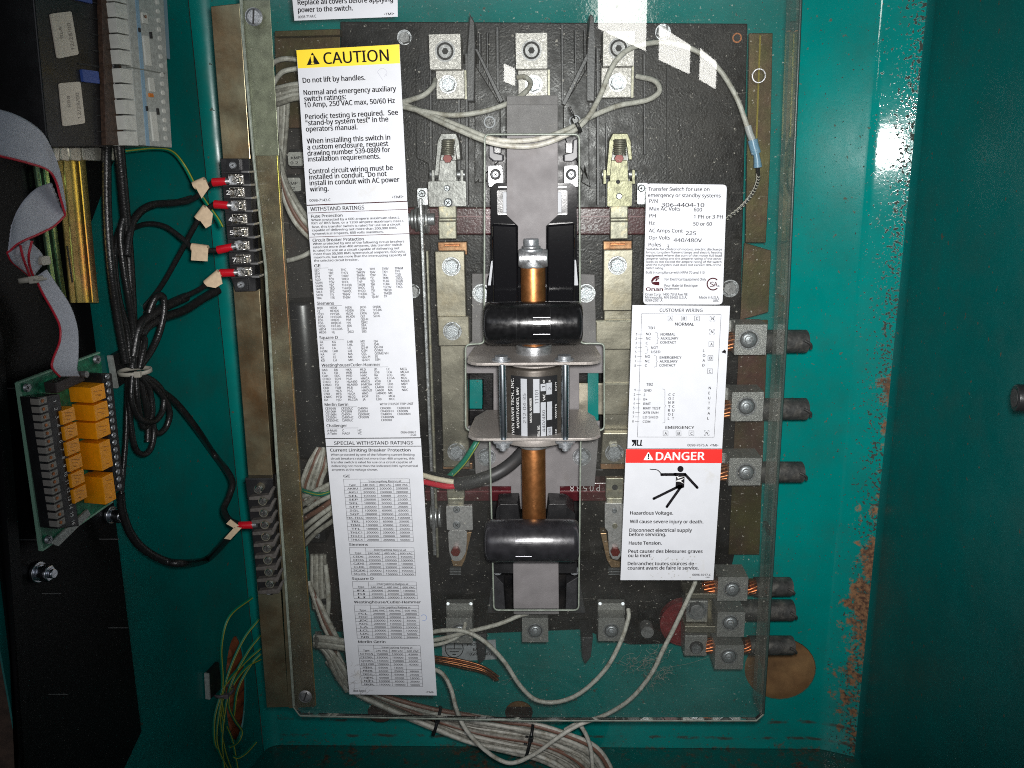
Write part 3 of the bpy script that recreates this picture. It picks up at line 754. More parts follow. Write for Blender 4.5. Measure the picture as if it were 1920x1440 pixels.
# rating plate sticker
QD = [(1212, 344), (1363, 346.3), (1354.6, 571), (1206, 570.8)]
D_ = sticker('rating_label', QD, 'rounded white rating label with worn print above the wiring diagram', r=8)
s = Sheet(B, .36, (1140, 340, 4.8), QD); sg = Sheet(B, .36, s.z, QD)
for row in """Transfer Switch for use on|362|85|912|88
emergency or standby systems|360|140|1013|145
P/N|372|193|445|194
Max AC Volts|373|262|650|264
600|772|270|845|271
PH|372|325|428|326
1 PH or 3 PH|772|335|1032|336
Hz|370|390|418|391
50 or 60|767|398|933|400
AC Amps Cont|367|459|672|461
Opr Volts|367|523|558|524
Poles|365|585|478|586""".split('\n'):
    b_, *c = row.split('|'); (sg if b_ in ('P/N', 'PH', 'Hz', 'Poles') else s).t(b_, *map(float, c), 6.6, .014)
for b_, *c in (('306-4404-10', 480, 228, 865, 230), ('225', 700, 482, 790, 484), ('440/480V', 590, 545, 843, 548), ('3', 528, 602, 548, 603)): sg.t(b_, *c, 6.8)
for i, (b_, x1) in enumerate((('Suitable for control of motors, electric discharge', 1027), ('lamps, tungsten filament lamps and electric heating', 1025), ('equipment where the sum of the motor full-load', 1023), ('ampere rating and the ampere rating of the other', 1021), ('loads do not exceed the ampere rating of the switch', 1020), ('and the tungsten load does not exceed 30% of the', 1018), ('switch rating.', 500))):
    sg.t(b_, 345-i*.4, 620+i*28.2, x1, 622+i*28.2, 4.0, .004)
sg.t('Built in compliance with NFPA 70 and 110', 340, 830, 868, 832, 4.4)
sg.t('For Electrical Equipment Only', 510, 892, 883, 893, 4.6); sg.t('Pour Material Electrique', 508, 948, 805, 949, 4.6); sg.t('Seulement', 508, 975, 640, 976, 4.4)
for b_, *c in (('Onan Corp. 1400 73rd Ave NE', 335, 1028, 715, 1028), ('Minneapolis, MN 55432 U.S.A.', 335, 1055, 710, 1056), ('0099-2501.A', 335, 1082, 490, 1083), ('Made in U.S.A.', 822, 1055, 1000, 1056), ('URC', 945, 1085, 1000, 1085)): sg.t(b_, *c, 4.6, .003)
lg = Sheet(B, .36, s.z, QD)
lg.t('Onan', 342, 986, 493, 987, 6.6, .035)
lg.poly([(462, 850), (432, 850), (402, 868), (388, 892), (387, 905), (404, 903), (416, 885), (440, 870), (462, 866)])
lg.poly([(388, 909), (402, 907), (428, 903), (462, 905), (462, 936), (425, 934), (400, 925)]); lg.poly([(432, 874), (462, 870), (462, 880), (446, 884), (440, 897), (424, 899)])
lg.ring(945, 925, 58, 47, a0=.75, a1=5.55)
lg.t('S', 918, 948, 950, 948, 9, .02); lg.t('A', 950, 948, 985, 948, 9, .02); sg.t('®', 988, 950, 1003, 950, 3)
finish(s, D_); finish(sg, D_, 'small_print', ink_grey); finish(lg, D_, 'emblem', ink_brown)
# wiring diagram sticker
QE = [(1185.8, 572), (1368.8, 573.5), (1354, 841), (1176.5, 841)]
E_ = sticker('wiring_label', QE, 'white customer wiring diagram label above the red danger band')
s = Sheet(B, .36, (1140, 560, 4.8), QE); bx = Sheet(B, .36, s.z, QE)
s.t('CUSTOMER WIRING', 465, 118, 850, 119, 6.0, .016); s.t('NORMAL', 603, 242, 775, 244, 5.6, .014); s.t('EMERGENCY', 517, 1171, 775, 1172, 5.4, .014)
for a, b in (((303, 135), (1018, 142)), ((1018, 142), (955, 1247)), ((955, 1247), (265, 1245)), ((265, 1245), (303, 135))): bx.line(*a, *b, .6)
for ch, x, y, dash in (('A', 562, 178, 0), ('B', 681, 178, 0), ('C', 801, 178, 0), ('N', 940, 180, 1), ('N', 935, 298, 1), ('A', 930, 410, 0), ('B', 922, 535, 0), ('C', 917, 653, 0), ('A', 518, 1212, 0), ('B', 635, 1212, 0), ('C', 751, 1212, 0), ('N', 888, 1210, 1)):
    r = 22; s.t(ch, x-9, y+12, x+11, y+12, 5.2, .01)
    for x0, y0, x1, y1 in ((x-r, y-r, x+r, y-r), (x+r, y-r, x+r, y+r), (x+r, y+r, x-r, y+r), (x-r, y+r, x-r, y-r)):
        if dash: bx.line(x0, y0, x0+(x1-x0)*.3, y0+(y1-y0)*.3, .6); bx.line(x1-(x1-x0)*.3, y1-(y1-y0)*.3, x1, y1, .6)
        else: bx.line(x0, y0, x1, y1, .6)
s.t('TB1', 360, 275, 418, 275, 5); s.t('TB2', 345, 783, 403, 783, 5)
for i, y in enumerate((330, 370, 410, 450, 490, 532, 573, 613)):
    x = 250-i*1.6; s.t(str(i+1), x, y, x+11, y, 4.6); bx.line(x+22, y-11, x+62, y-11, .6)
    x = 235-i*2.3; yy = 833+i*40.2; s.t(str(i+1), x, yy, x+11, yy, 4.6); bx.line(x+22, yy-10, x+62, yy-10, .6)
    nm = ('GND', '2', 'B+', 'RMT', 'RMT TEST', 'XFR INH', 'LD SHED', 'COM')[i]; x = 323-i*1.5; s.t(nm, x, yy+3, x+{1: 12, 2: 33}.get(len(nm), 19.5*len(nm) if len(nm) > 3 else 67), yy+3, 4.6, .012)
for b_, *c in (('NO', 342, 329, 384, 329), ('NC', 342, 369, 383, 369), ('C', 340, 411, 358, 411), ('NOT', 388, 452, 450, 452), ('USED', 388, 490, 470, 490), ('NO', 335, 532, 378, 532), ('NC', 333, 573, 375, 573), ('C', 332, 613, 350, 613), ('NORMAL', 473, 332, 605, 332), ('AUXILIARY', 473, 368, 632, 368), ('CONTACT', 470, 405, 612, 405), ('EMERGENCY', 465, 540, 660, 540), ('AUXILIARY', 465, 575, 625, 575), ('CONTACT', 462, 611, 605, 611)): s.t(b_, *c, 4.7, .014)
def brace(x, y0, y1, q=22):
    m = (y0+y1)/2
    for a, b in (((x, y0), (x+q, y0+8)), ((x+q, y0+8), (x+q, m-6)), ((x+q, m-6), (x+q+10, m)), ((x+q+10, m), (x+q, m+6)), ((x+q, m+6), (x+q, y1-8)), ((x+q, y1-8), (x, y1))): bx.line(*a, *b, .55)
brace(425, 302, 410); brace(330, 425, 497); brace(415, 510, 617); brace(490, 812, 1120)
for wd, x, y, dy, dx in (('LOAD', 855, 480, 43.5, -2), ('CONTROL', 545, 875, 35.5, -1), ('CIRCUIT', 582, 875, 35.5, -1), ('NEUTRAL', 906, 815, 45.5, -2)):
    for i, ch in enumerate(wd): s.w(ch, x+i*dx, y+i*dy, 4.9, .003)
s.t('0098-7675.A', 715, 1329, 898, 1329, 4.6); s.t('•TMI•', 918, 1329, 992, 1329, 4.2, .02)
lg = Sheet(B, .37, s.z, QE)
for p in ([(212, 1270), (258, 1270), (252, 1325), (240, 1325), (243, 1300), (228, 1325), (214, 1325), (232, 1297), (218, 1292)], [(262, 1270), (274, 1270), (269, 1312), (288, 1316), (294, 1270), (306, 1270), (300, 1314), (314, 1325), (262, 1325), (256, 1315)]): lg.poly(p)
s.poly([(1022, 478), (1035, 470), (1048, 458), (1062, 470), (1060, 496), (1045, 488), (1030, 488)])
finish(s, E_); finish(bx, E_, 'diagram', ink_grey); finish(lg, E_, 'emblem', ink)
# danger sticker
QG = [(1173.6, 842.2), (1354, 842.2), (1337.5, 1087.7), (1163.3, 1087.7)]
G_ = sticker('danger_label', QG, 'danger label with red band and shocked figure, smudged near the foot')
s = Sheet(B, .31, (1140, 820, 4.8), QG); band = MB(); s.poly([(162, 107), (1028, 107), (1025, 232), (158, 230)], band); band.build('red_band', red, G_)
s.h = .37; wh = MB(); s.t('DANGER', 432, 205, 866, 203, 15.3, .025, wh); s.poly([(322, 205), (322, 199), (360, 134), (367, 134), (405, 197), (405, 204)], wh); wh.build('white_lettering', white_ink, G_)
s.h = .40; s.t('!', 359, 193, 369, 193, 9.5, .03)
s.h = .36; s.ring(652, 285, 28, .01)
def limb(x0, y0, x1, y1, wd):
    s.line(x0, y0, x1, y1, wd); s.ring(x0, y0, wd*2.4, .01, 14); s.ring(x1, y1, wd*2.4, .01, 14)
s.line(480, 337, 610, 337, 4.8); s.ring(482, 337, 11.5, .01, 14); s.line(470, 326, 620, 326, 1.6)
s.poly([(590, 320), (700, 320), (708, 334), (690, 334), (686, 450), (640, 470), (607, 455), (612, 350), (590, 346)])
limb(694, 334, 803, 452, 5.2); limb(640, 440, 412, 552, 5.2); limb(660, 440, 530, 624, 5.2)
P = [(375, 285), (392, 290), (412, 289), (432, 290), (450, 297), (462, 308), (474, 322)]
for a, b in zip(P, P[1:]): s.line(*a, *b, 1.7)
for row in """Hazardous Voltage.|200|695|585|696
Will cause severe injury or death.|197|772|857|774
Disconnect electrical supply|193|850|755|850
before servicing.|192|888|522|888
Haute Tension.|188|965|483|966
Peut causer des blessures graves|184|1039|850|1040
ou la mort.|182|1078|390|1078
Debrancher toutes sources de|178|1150|772|1151
courant avant de faire le service.|177|1190|815|1190""".split('\n'):
    b_, *c = row.split('|'); s.t(b_, *map(float, c), 6.6, .03)
s.t('0098-6917.C', 760, 1246, 925, 1247, 4.2); s.t('•TMI•', 878, 1266, 918, 1266, 2.6, .02)
finish(s, G_)
zz = Sheet(B, .40, s.z, QG)
for p in ([(612, 352), (640, 346), (625, 358), (690, 352), (650, 366), (612, 376), (640, 376)], [(612, 392), (690, 366), (655, 392), (686, 418), (645, 398), (612, 398)]): zz.poly(p)
finish(zz, G_, 'spark', white_ink)
s2 = Sheet(B, .34, s.z, QG); rs = random.Random(5)
for k in range(70):
    x, y = rs.gauss(*rs.choice(((585, 50), (740, 45), (590, 60), (430, 60)))), rs.gauss(*rs.choice(((1095, 18), (1140, 20), (1235, 16)))); r = rs.uniform(2, 8)
    s2.poly([(x+r*rs.uniform(.5, 1.6)*math.cos(q), y+r*rs.uniform(.5, 1.4)*math.sin(q)) for q in (0, 1, 2, 3, 4, 5)])
finish(s2, G_, 'stain', mat('pale smudge', (.42, .42, .41), .8))
# ------------------------------------------------------------------ mounting bracket on the left and rails
br = thing('mounting_bracket', 'long yellow chromate bracket along the left edge of the clear cover', 'bracket', B.pt(550, 1325, -6))
MB().prism(B, rc([(448, 6), (493, 8), (505, 22), (592, 1325), (541, 1328), (498, 500)], 3), -5, -7).build('flange', chromate, br, .4)
# web set back: slopes away from the viewer on the left of the fold
a = [B.pt(x, y, -5) for x, y in ((449, 6), (541, 1326))]; c = [B.pt(x, y, -6) for x, y in ((395, 12), (500, 1327))]
MB().slab([c[0], a[0], a[1], c[1]], [p+Vector((0, .0015, 0)) for p in (c[0], a[0], a[1], c[1])]).build('web', chromate, br, .4)
d = Vector((0, .085, 0)); e = Vector((.0015, 0, 0))
MB().slab([c[0], c[1], c[1]+d, c[0]+d], [p+e for p in (c[0], c[1], c[1]+d, c[0]+d)]).build('return', chromate, br, .4)
MB().tube([B.pt(503, 18, -5), B.pt(526, 400, -5), B.pt(592, 1322, -5)], .0006, n=6, steps=1).build('edge', mat('copper tinted edge', (.55, .28, .14), .35, .8, var=.3, vscale=20, col2=(.45, .42, .08)), br)
MB().prism(B, [(454, 0), (506, 0), (523, 292), (477, 292)], -4.2, -4.9).build('pad', mat('pale greenish chromate', (.36, .38, .27), .33, .8, var=.25, vscale=60, bump=.2), br, .2)
r_ = thing('chromate_rail', 'greenish gold upright rail behind the right edge of the cover', 'rail', B.pt(1420, 560, -60))
MB().prism(B, [(1405, 62), (1449, 62), (1444, 300), (1436, 455), (1398, 455)], -62, -64).build('flange', chromate_green, r_, .4)
MB().prism(B, [(1396, 455), (1446, 470), (1441, 585), (1388, 600)], -70, -72).prism(B, [(1388, 600), (1440, 600), (1424, 1040), (1366, 1040)], -88, -90).build('lower_flange', chromate_green, r_, .4)
MB().prism(B, [(1424, 66), (1427, 66), (1420, 260), (1417, 260)], -61.2, -62).build('crease', mat('dim yellow edge', (.20, .16, .02), .4, .5), r_)
g_ = thing('backing_bracket', 'yellow chromate plate behind the caution label and the bundled wires', 'bracket', B.pt(575, 240, -80))
MB().prism(B, [(515, 62), (637, 58), (640, 240), (520, 240)], -70, -72).build('plate', chromate_green, g_, .4)
MB().prism(B, [(515, 58), (637, 54), (637, 66), (515, 69)], -60, -70).build('lip', chromate_green, g_, .4)
# ------------------------------------------------------------------ moulded switch base
sb_ = thing('transfer_switch', 'large grey black moulded switch carrying the contacts', 'switch', B.pt(1000, 1200, -100))
MB().prism(B, [(638, 40), (1402, 44), (1388, 620), (1384, 1010), (1340, 1205), (1180, 1208), (1090, 1180), (700, 1196), (655, 1190)], -92, -108,
   [[(880, 712), (905, 712), (905, 768), (880, 768)], [(1102, 592), (1122, 592), (1124, 800), (1104, 800)]] ).build('back_plate', base_plastic, sb_, .8)
# pole housing, upper and lower blocks
MB().prism(B, rc([(787, 100), (868, 98), (868, 120), (1128, 118), (1128, 96), (1216, 92), (1219, 285), (1196, 300), (1186, 392), (806, 392), (804, 306), (781, 296), (780, 130)], 5), -70, -92).build('upper_housing', base_plastic, sb_, 1.0)
MB().prism(B, rc([(806, 1035), (900, 1035), (900, 1052), (1105, 1052), (1105, 1035), (1190, 1035), (1196, 1165), (1240, 1185), (1238, 1205), (1120, 1200), (1116, 1160), (900, 1165), (880, 1195), (820, 1190)], 5), -72, -92).build('lower_housing', base_plastic, sb_, 1.0)
MB().prism(B, [(806, 392), (1186, 392), (1188, 655), (1192, 1035), (812, 1035), (806, 655)], -84, -92,
   [[(880, 640), (1128, 640), (1130, 880), (880, 880)]]).build('centre_web', base_plastic, sb_, .8)
ridge = mat('black ridge moulding', (0.030, 0.030, 0.033), .42, var=.25, vscale=60, bump=.25, bscale=600)
rb = MB()
for x0, x1, y0, y1, h in ((805, 809, 110, 300, -64), (858, 863, 125, 385, -64), (872, 877, 100, 385, -60), (897, 901, 60, 170, -66), (912, 915, 60, 180, -66), (930, 935, 50, 195, -64), (1052, 1056, 45, 195, -64), (1077, 1080, 55, 170, -66), (1095, 1098, 55, 140, -66), (1118, 1123, 90, 385, -60), (1135, 1139, 230, 390, -64), (1206, 1210, 100, 290, -64), (1250, 1252, 45, 345, -88), (795, 798, 150, 290, -67)):
    rb.prism(B, [(x0, y0), (x1, y0), (x1+1, y1), (x0+1, y1)], h, h-12)
rb.build('rib', ridge, sb_, .3)
for pts in ([(876, 92), (881, 26), (889, 40), (891, 92), (889, 190), (876, 190)], [(1101, 92), (1106, 26), (1113, 30), (1117, 92), (1115, 190), (1101, 190)]):
    MB().prism(B, pts, -52, -80).build('barrier', ridge, sb_, .6)
for pts in ([(889, 90), (896, 92), (944, 188), (938, 194)], [(1100, 100), (1108, 100), (1060, 198), (1053, 194)]):
    MB().prism(B, pts, -55, -72).build('gusset', ridge, sb_, .4)
for pts in ([(890, 120), (938, 196), (938, 300), (890, 345)], [(1105, 120), (1056, 200), (1056, 255), (1105, 345)], [(896, 342), (905, 300), (912, 342)], [(1090, 342), (1096, 300), (1108, 352)]):
    MB().prism(B, pts, -61, -72).build('web', base_plastic, sb_, .6)
for pts in ([(913, 1150), (948, 1150), (944, 1095), (925, 1075)], [(1060, 1150), (1098, 1150), (1086, 1080), (1062, 1095)]):
    MB().prism(B, pts, -52, -74).build('web', ridge, sb_, .6)
for pts in ([(1090, 1195), (1112, 1195), (1108, 1232), (1098, 1245), (1092, 1232)], [(892, 1190), (912, 1190), (910, 1236), (898, 1246)]):
    MB().prism(B, pts, -60, -90).build('barrier', ridge, sb_, .6)
for px, py, r in ((758, 70, 14), (1243, 60, 15), (1369, 541, 17), (775, 546, 13), (760, 772, 12)):
    bolt(sb_, B, px, py, r, -91.9, dull_steel)
for px in (918, 1078):
    py = 229 if px < 1000 else 227
    MB().ngon(B, px, py, 11, -58, -72, ri=8.6).build('screw_well', pale_grey, sb_); screw(sb_, B, px, py, 8, -70, a0=.6, cross=False, m=pale_grey)
MB().ngon(B, 1382, 71, 9, -91.4, -92, ri=6.5).build('eyelet', copper_dull, sb_)
MB().ngon(B, 1382, 71, 6.4, -91.7, -92).build('bore', dark_slot, sb_)
MB().ngon(B, 1214, 1186, 12, -60, -72).build('boss', dull_steel, sb_)
ap = MB().prism(B, rc([(522, 238), (640, 236), (656, 1186), (600, 1180), (560, 900), (530, 560)], 6), -94, -106).build('side_panel', mat('dirty dark panel', (.012, .009, .008), .55, var=.5, vscale=25, col2=(.045, .024, .016), patch=(.5, .7), bump=.4, bscale=200), None, .8)
ap.name = 'wiring_backplate'; tag(ap, 'dirty dark brown backplate behind the bundled wires between bracket and left labels', 'backplate')
for x_, y_, lab_ in ((563, 395, 'small black snap switch, upper of two behind the bracket wires'), (575, 985, 'small black snap switch low behind the bracket wires')):
    t = thing('snap_switch', lab_, 'switch', B.pt(x_, y_, -80), 'snap switches at the left'); MB().rect(B, x_-22, y_-30, x_+34, y_+34, -72, -94, 3).build('case', black_plastic, t, .8)
    screw(t, B, x_-10, y_-18, 5, -72); screw(t, B, x_+20, y_+20, 5, -72)
# capacitor can and parts half hidden behind the left labels
cp = MB().cyl(B.pt(566, 562, -70), B.pt(590, 850, -70), .0165, edge=.003).build('capacitor', mat('black capacitor can', (.016, .016, .018), .3, bump=.1), None)
tag(cp, 'upright black capacitor can behind the withstand label and bracket', 'capacitor')
for i, (x, y, lab) in enumerate(((562, 300, 'upper of two cream tagged plugs beside the caution label'), (556, 348, 'lower of two cream tagged plugs beside the caution label'))):
    t = thing('plug_connector', lab, 'connector', B.pt(x, y, -70), 'tagged plug connectors')
    MB().rect(B, x-18, y-20, x+24, y+14, -62, -74, 3).build('shell', black_plastic, t, .4)
    sk = MB().rect(B, x-22, y-14, x+8, y+10, -61.5, -62, 4).build('tag', mat('grey cream tag', (.36, .36, .33), .6, var=.2, vscale=300), t)
    s = Sheet(B, -61.3); s.mb = MB(); s.t('AMP', x-17, y-1, x+2, y-2, 5); s.t('0 2', x-17, y+8, x-3, y+8, 5); finish(s, sk, 'lettering', ink_grey)
# ------------------------------------------------------------------ terminal lugs
def lug_block(t, x0, y0, x1, y1, h, dep, m, ring=True, cx=None, cy=None, r=None, nm='block'):
    cx = cx or (x0+x1)/2; cy = cy or (y0+y1)/2; r = r or (x1-x0)*.30
    o = MB().rect(B, x0, y0, x1, y1, h, h-dep, 1).build(nm, m, t, .7)
    if ring:
        MB().ngon(B, cx, cy, r*1.04, h+.25, h, ri=r*.86).build('countersink', dull_steel, t)
        MB().ngon(B, cx, cy, r*.86, h+.12, h).build('bore', dark_slot, t)
        if m is tin:
            o = MB().ngon(B, cx, cy, r*.72, h+2.0, h+.12, n=24, taper=.9).ngon(B, cx, cy, r*.62, h+2.2, h+2.0, ri=r*.36, smooth=False).build('set_screw', dull_steel, t)
            MB().ngon(B, cx, cy, r*.34, h+2.1, h+1.9, n=6).build('socket', dark_slot, o)
        else:
            o = MB().dome(B, cx, cy, r*.78, h+.12, 2.6, n=24).build('set_screw', bolt_steel, t)
            MB().ngon(B, cx, cy, r*.98, h+.5, h, ri=r*.88).ngon(B, cx, cy, r*.40, h+2.9, h+2.2, ri=r*.30, n=20).build('bright_ring', steel, o)
    return o
for (x0, y0, x1, y1, bx0, by0, bx1, by1, bx_, by_, lab) in (
    (805, 67, 864, 127, 817, 132, 871, 184, 840, 158, 'silvery screw lug on the upper left pole beside the caution label'),
    (967, 65, 1026, 126, 971, 131, 1027, 183, 1001, 158, 'silvery screw lug on the upper middle pole'),
    (1131, 62, 1189, 121, 1127, 124, 1184, 181, 1158, 155, 'silvery screw lug on the upper right pole under a reflection')):
    t = thing('terminal_lug', lab, 'lug', B.pt(x0, y1, -60), 'upper terminal lugs')
    lug_block(t, x0, y0, x1, y1, -40, 20, tin, cy=(y0+y1)/2-1, r=18.5)
    MB().rect(B, bx0, by0, bx1, by1, -54, -62, 0).build('tang', tin, t, .6)
    MB().rect(B, bx1-1, by0+2, bx1+4, by1, -56, -64).build('tang_edge', gold_clip, t)
    bolt(t, B, bx_, by_, 17, -54)
for (x0, y0, x1, y1, lab) in ((837, 1157, 886, 1208, 'dusty screw lug on the lower left pole near the earth label'), (979, 1157, 1028, 1206, 'dusty screw lug on the lower middle pole'), (1122, 1157, 1171, 1204, 'dusty screw lug on the lower right pole')):
    t = thing('terminal_lug', lab, 'lug', B.pt(x0, y1, -60), 'lower terminal lugs')
    lug_block(t, x0, y0, x1, y1, -44, 20, dusty_lug, r=15, cy=y0+26)
    MB().rect(B, x0-1, y0-26, x1+1, y0-3, -58, -66).build('tang', dusty_lug, t, .5)
    MB().cyl(B.pt(x0+3, y0-25, -58), B.pt(x0+3, y0-25, -56), .0014, n=8).cyl(B.pt(x1-3, y0-25, -58), B.pt(x1-3, y0-25, -56), .0014, n=8).build('dimple', bolt_steel, t)
# right hand load lugs with cut cables
def cable(name, x0, x1, y, r, lab, grp, h=-56, droop=0, strands=None):
    t = thing(name, lab, 'cable', B.pt(x0, y, h), grp)
    P = [B.pt(x0, y, h), B.pt((x0+x1)/2, y+droop*.3, h-1), B.pt(x1, y+droop, h-4)]
    q = r*B.s(x0, y, h); mb = MB().tube(P, q, n=20, steps=6)
    mb.build('jacket', cable_black, t)
    d = (P[2]-P[1]).normalized()
    MB().cyl(P[2], P[2]+d*.0006, q*.78).build('cut_end', dark_slot, t)
    # torn lip
    MB().tube([P[2]-d*.004+Vector((0, -q*1.02, q*.3)), P[2]+d*.001+Vector((0, -q*1.1, 0)), P[2]+d*.003+Vector((0, -q*.7, -q*.5))], .0012, n=5).build('torn_lip', cable_black, t)
    if strands:
        for sx0, sx1 in strands:
            mb = MB(); a, b = B.pt(sx0, y, h), B.pt(sx1, y, h); n = 11
            for k in range(n):
                u = 2*math.pi*k/n; o1 = Vector((0, -math.cos(u), math.sin(u)))*q*.66; o2 = Vector((0, -math.cos(u+.5), math.sin(u+.5)))*q*.66
                mb.tube([a+o1, (a+b)/2+(o1+o2)/2*1.06, b+o2], q*.19, n=6, steps=3)
            mb.build('copper_strands', copper_strand if sx0 > 1390 or y > 1090 else copper_dull, t)
    return t
for (x0, y0, x1, y1, cx, cy, r, lab) in ((1378, 609, 1437, 665, 1404, 637, 19, 'topmost dusty lug right of the wiring label'), (1372, 735, 1431, 790, 1400, 762, 18, 'dusty lug right of the wiring label with a gap of teal above'), (1367, 858, 1427, 911, 1399, 886, 18, 'dusty lug right of the danger band')):
    t = thing('load_lug', lab, 'lug', B.pt(x0, y1, -60), 'load side lugs')
    lug_block(t, x0, y0, x1, y1, -44, 24, dusty_lug, cx=cx, cy=cy, r=r, nm='block')
    a = [(x0-14, y0-12), (x0+22, y0-12), (x0+40, y0+6), (x0+40, y1), (x0-14, y1)]
    MB().prism(B, [(x0-16, y0-8), (x0+2, y0-8), (x0+2, y1-12), (x0-16, y1-12)], -60, -72).build('tang', dusty_lug, t, .5)
for (x0, y0, x1, y1, cy, lab) in ((1346, 1081, 1402, 1128, 1105, 'dusty lug just below the danger label with bright copper strands'), (1345, 1146, 1396, 1196, 1168, 'middle dusty lug of the lower right stack'), (1341, 1208, 1394, 1257, 1231, 'lowest dusty lug of the lower right stack')):
    t = thing('neutral_lug', lab, 'lug', B.pt(x0, y1, -60), 'neutral lugs')
    lug_block(t, x0, y0, x1, y1, -42, 24, dusty_lug, cx=(x0+x1)/2-1, cy=cy, r=16)
cable('power_cable', 1385, 1510, 640, 22, 'cut black cable end leaving the topmost right lug', 'cut power cables', strands=[(1352, 1374)])
cable('power_cable', 1385, 1510, 767, 21, 'cut dusty cable end second from the top on the right', 'cut power cables', strands=[(1347, 1369)])
cable('power_cable', 1385, 1502, 885, 20, 'cut dusty cable end level with the red danger band', 'cut power cables', strands=[(1343, 1364)])
cable('power_cable', 1415, 1480, 1100, 18, 'smooth black cut cable below the danger label', 'cut power cables', h=-60, strands=[(1318, 1345), (1402, 1416)])
cable('power_cable', 1385, 1484, 1144, 20, 'smooth black cut cable touching the one above', 'cut power cables', h=-66)
cable('power_cable', 1404, 1484, 1210, 18, 'torn black cut cable above the big round opening', 'cut power cables', h=-60, strands=[(1322, 1344), (1394, 1406)])
nb = thing('neutral_bar', 'gold neutral bar with square blocks in front of the red disc', 'bus bar', B.pt(1300, 1230, -80))
MB().rect(B, 1284, 1108, 1342, 1225, -78, -84).build('bar', gold_bar, nb, .5)
for x0, y0, x1, y1 in ((1287, 1125, 1327, 1168), (1284, 1190, 1326, 1232)):
    MB().rect(B, x0, y0, x1, y1, -56, -78).build('block', dusty_lug, nb, .7)
bolt(nb, B, 1307, 1146, 19, -56, dull_steel); MB().ngon(B, 1306, 1214, 13, -55.7, -56).build('bore', dark_slot, nb); MB().ngon(B, 1306, 1218, 9, -53, -56).build('set_screw', steel, nb)
MB().rect(B, 1285, 1113, 1345, 1123, -50, -78).rect(B, 1284, 1174, 1344, 1187, -50, -78).build('lip', gold_bar, nb, .4)
rd = MB().ngon(B, 1284, 1170, 46, -80, -88, n=40).ngon(B, 1284, 1170, 46, -78.5, -80, n=40, ri=43.5).build('insulator', red_glyptal, None)
tag(rd, 'dark red round insulator behind the gold neutral bar', 'insulator')
# ------------------------------------------------------------------ maroon cross bars
def xbar(lab, x0, x1, y0, y1, txt, tx, ty, tw, flip):
    t = thing('cross_bar', lab, 'cross bar', B.pt(x0, y1, -60), 'maroon insulating cross bars')
    MB().prism(B, [(x0, y0), (x1, y0), (x1, y1), (x0, y1)], -58, -74).build('bar', maroon, t, 1.0)
    MB().prism(B, [(x0, y0+16), (x1, y0+16), (x1, y0+18), (x0, y0+18)], -57.4, -58).build('seam', mat('maroon edge', (.14, .035, .04), .3), t)
    s = Sheet(B, -57.2); s.mb = MB()
    if flip: s.t(txt, tx+tw, ty, tx, ty, 13) 
    else: s.t(txt, tx, ty, tx+tw, ty, 10.5)
    if flip:
        c = sum((v for v in s.mb.v), Vector())/len(s.mb.v)
        vs, fs, w_ = text2d(txt, 0); a, b = B.pt(tx+tw, ty, -57.2), B.pt(tx, ty, -57.2); u = (b-a)/w_; q = 13*B.s(tx, ty, -57)/CAP
        s.mb = MB(); s.mb.add([a+u*x-Vector((0, 0, 1))*(y*q) for x, y in vs], fs)
    finish(s, t, 'lettering', mat('stencil white', (.45, .43, .43), .6))
    return t
xbar('upper maroon cross bar with white stencilled digits', 764, 1212, 389, 440, '0 4 9 8', 1079, 432, 42, False)
xbar('lower maroon cross bar with upside down white digits', 797, 1182, 905, 940, 'P 0 5 8 8', 1069, 909, 56, True)
arm_metal = mat('dull plated arm', (.18, .18, .172), .43, .75, var=.35, vscale=120, bump=.25, bscale=600)
arm_gold = mat('gold plated arm', (.19, .185, .12), .42, .7, var=.35, vscale=90, bump=.25, bscale=600)
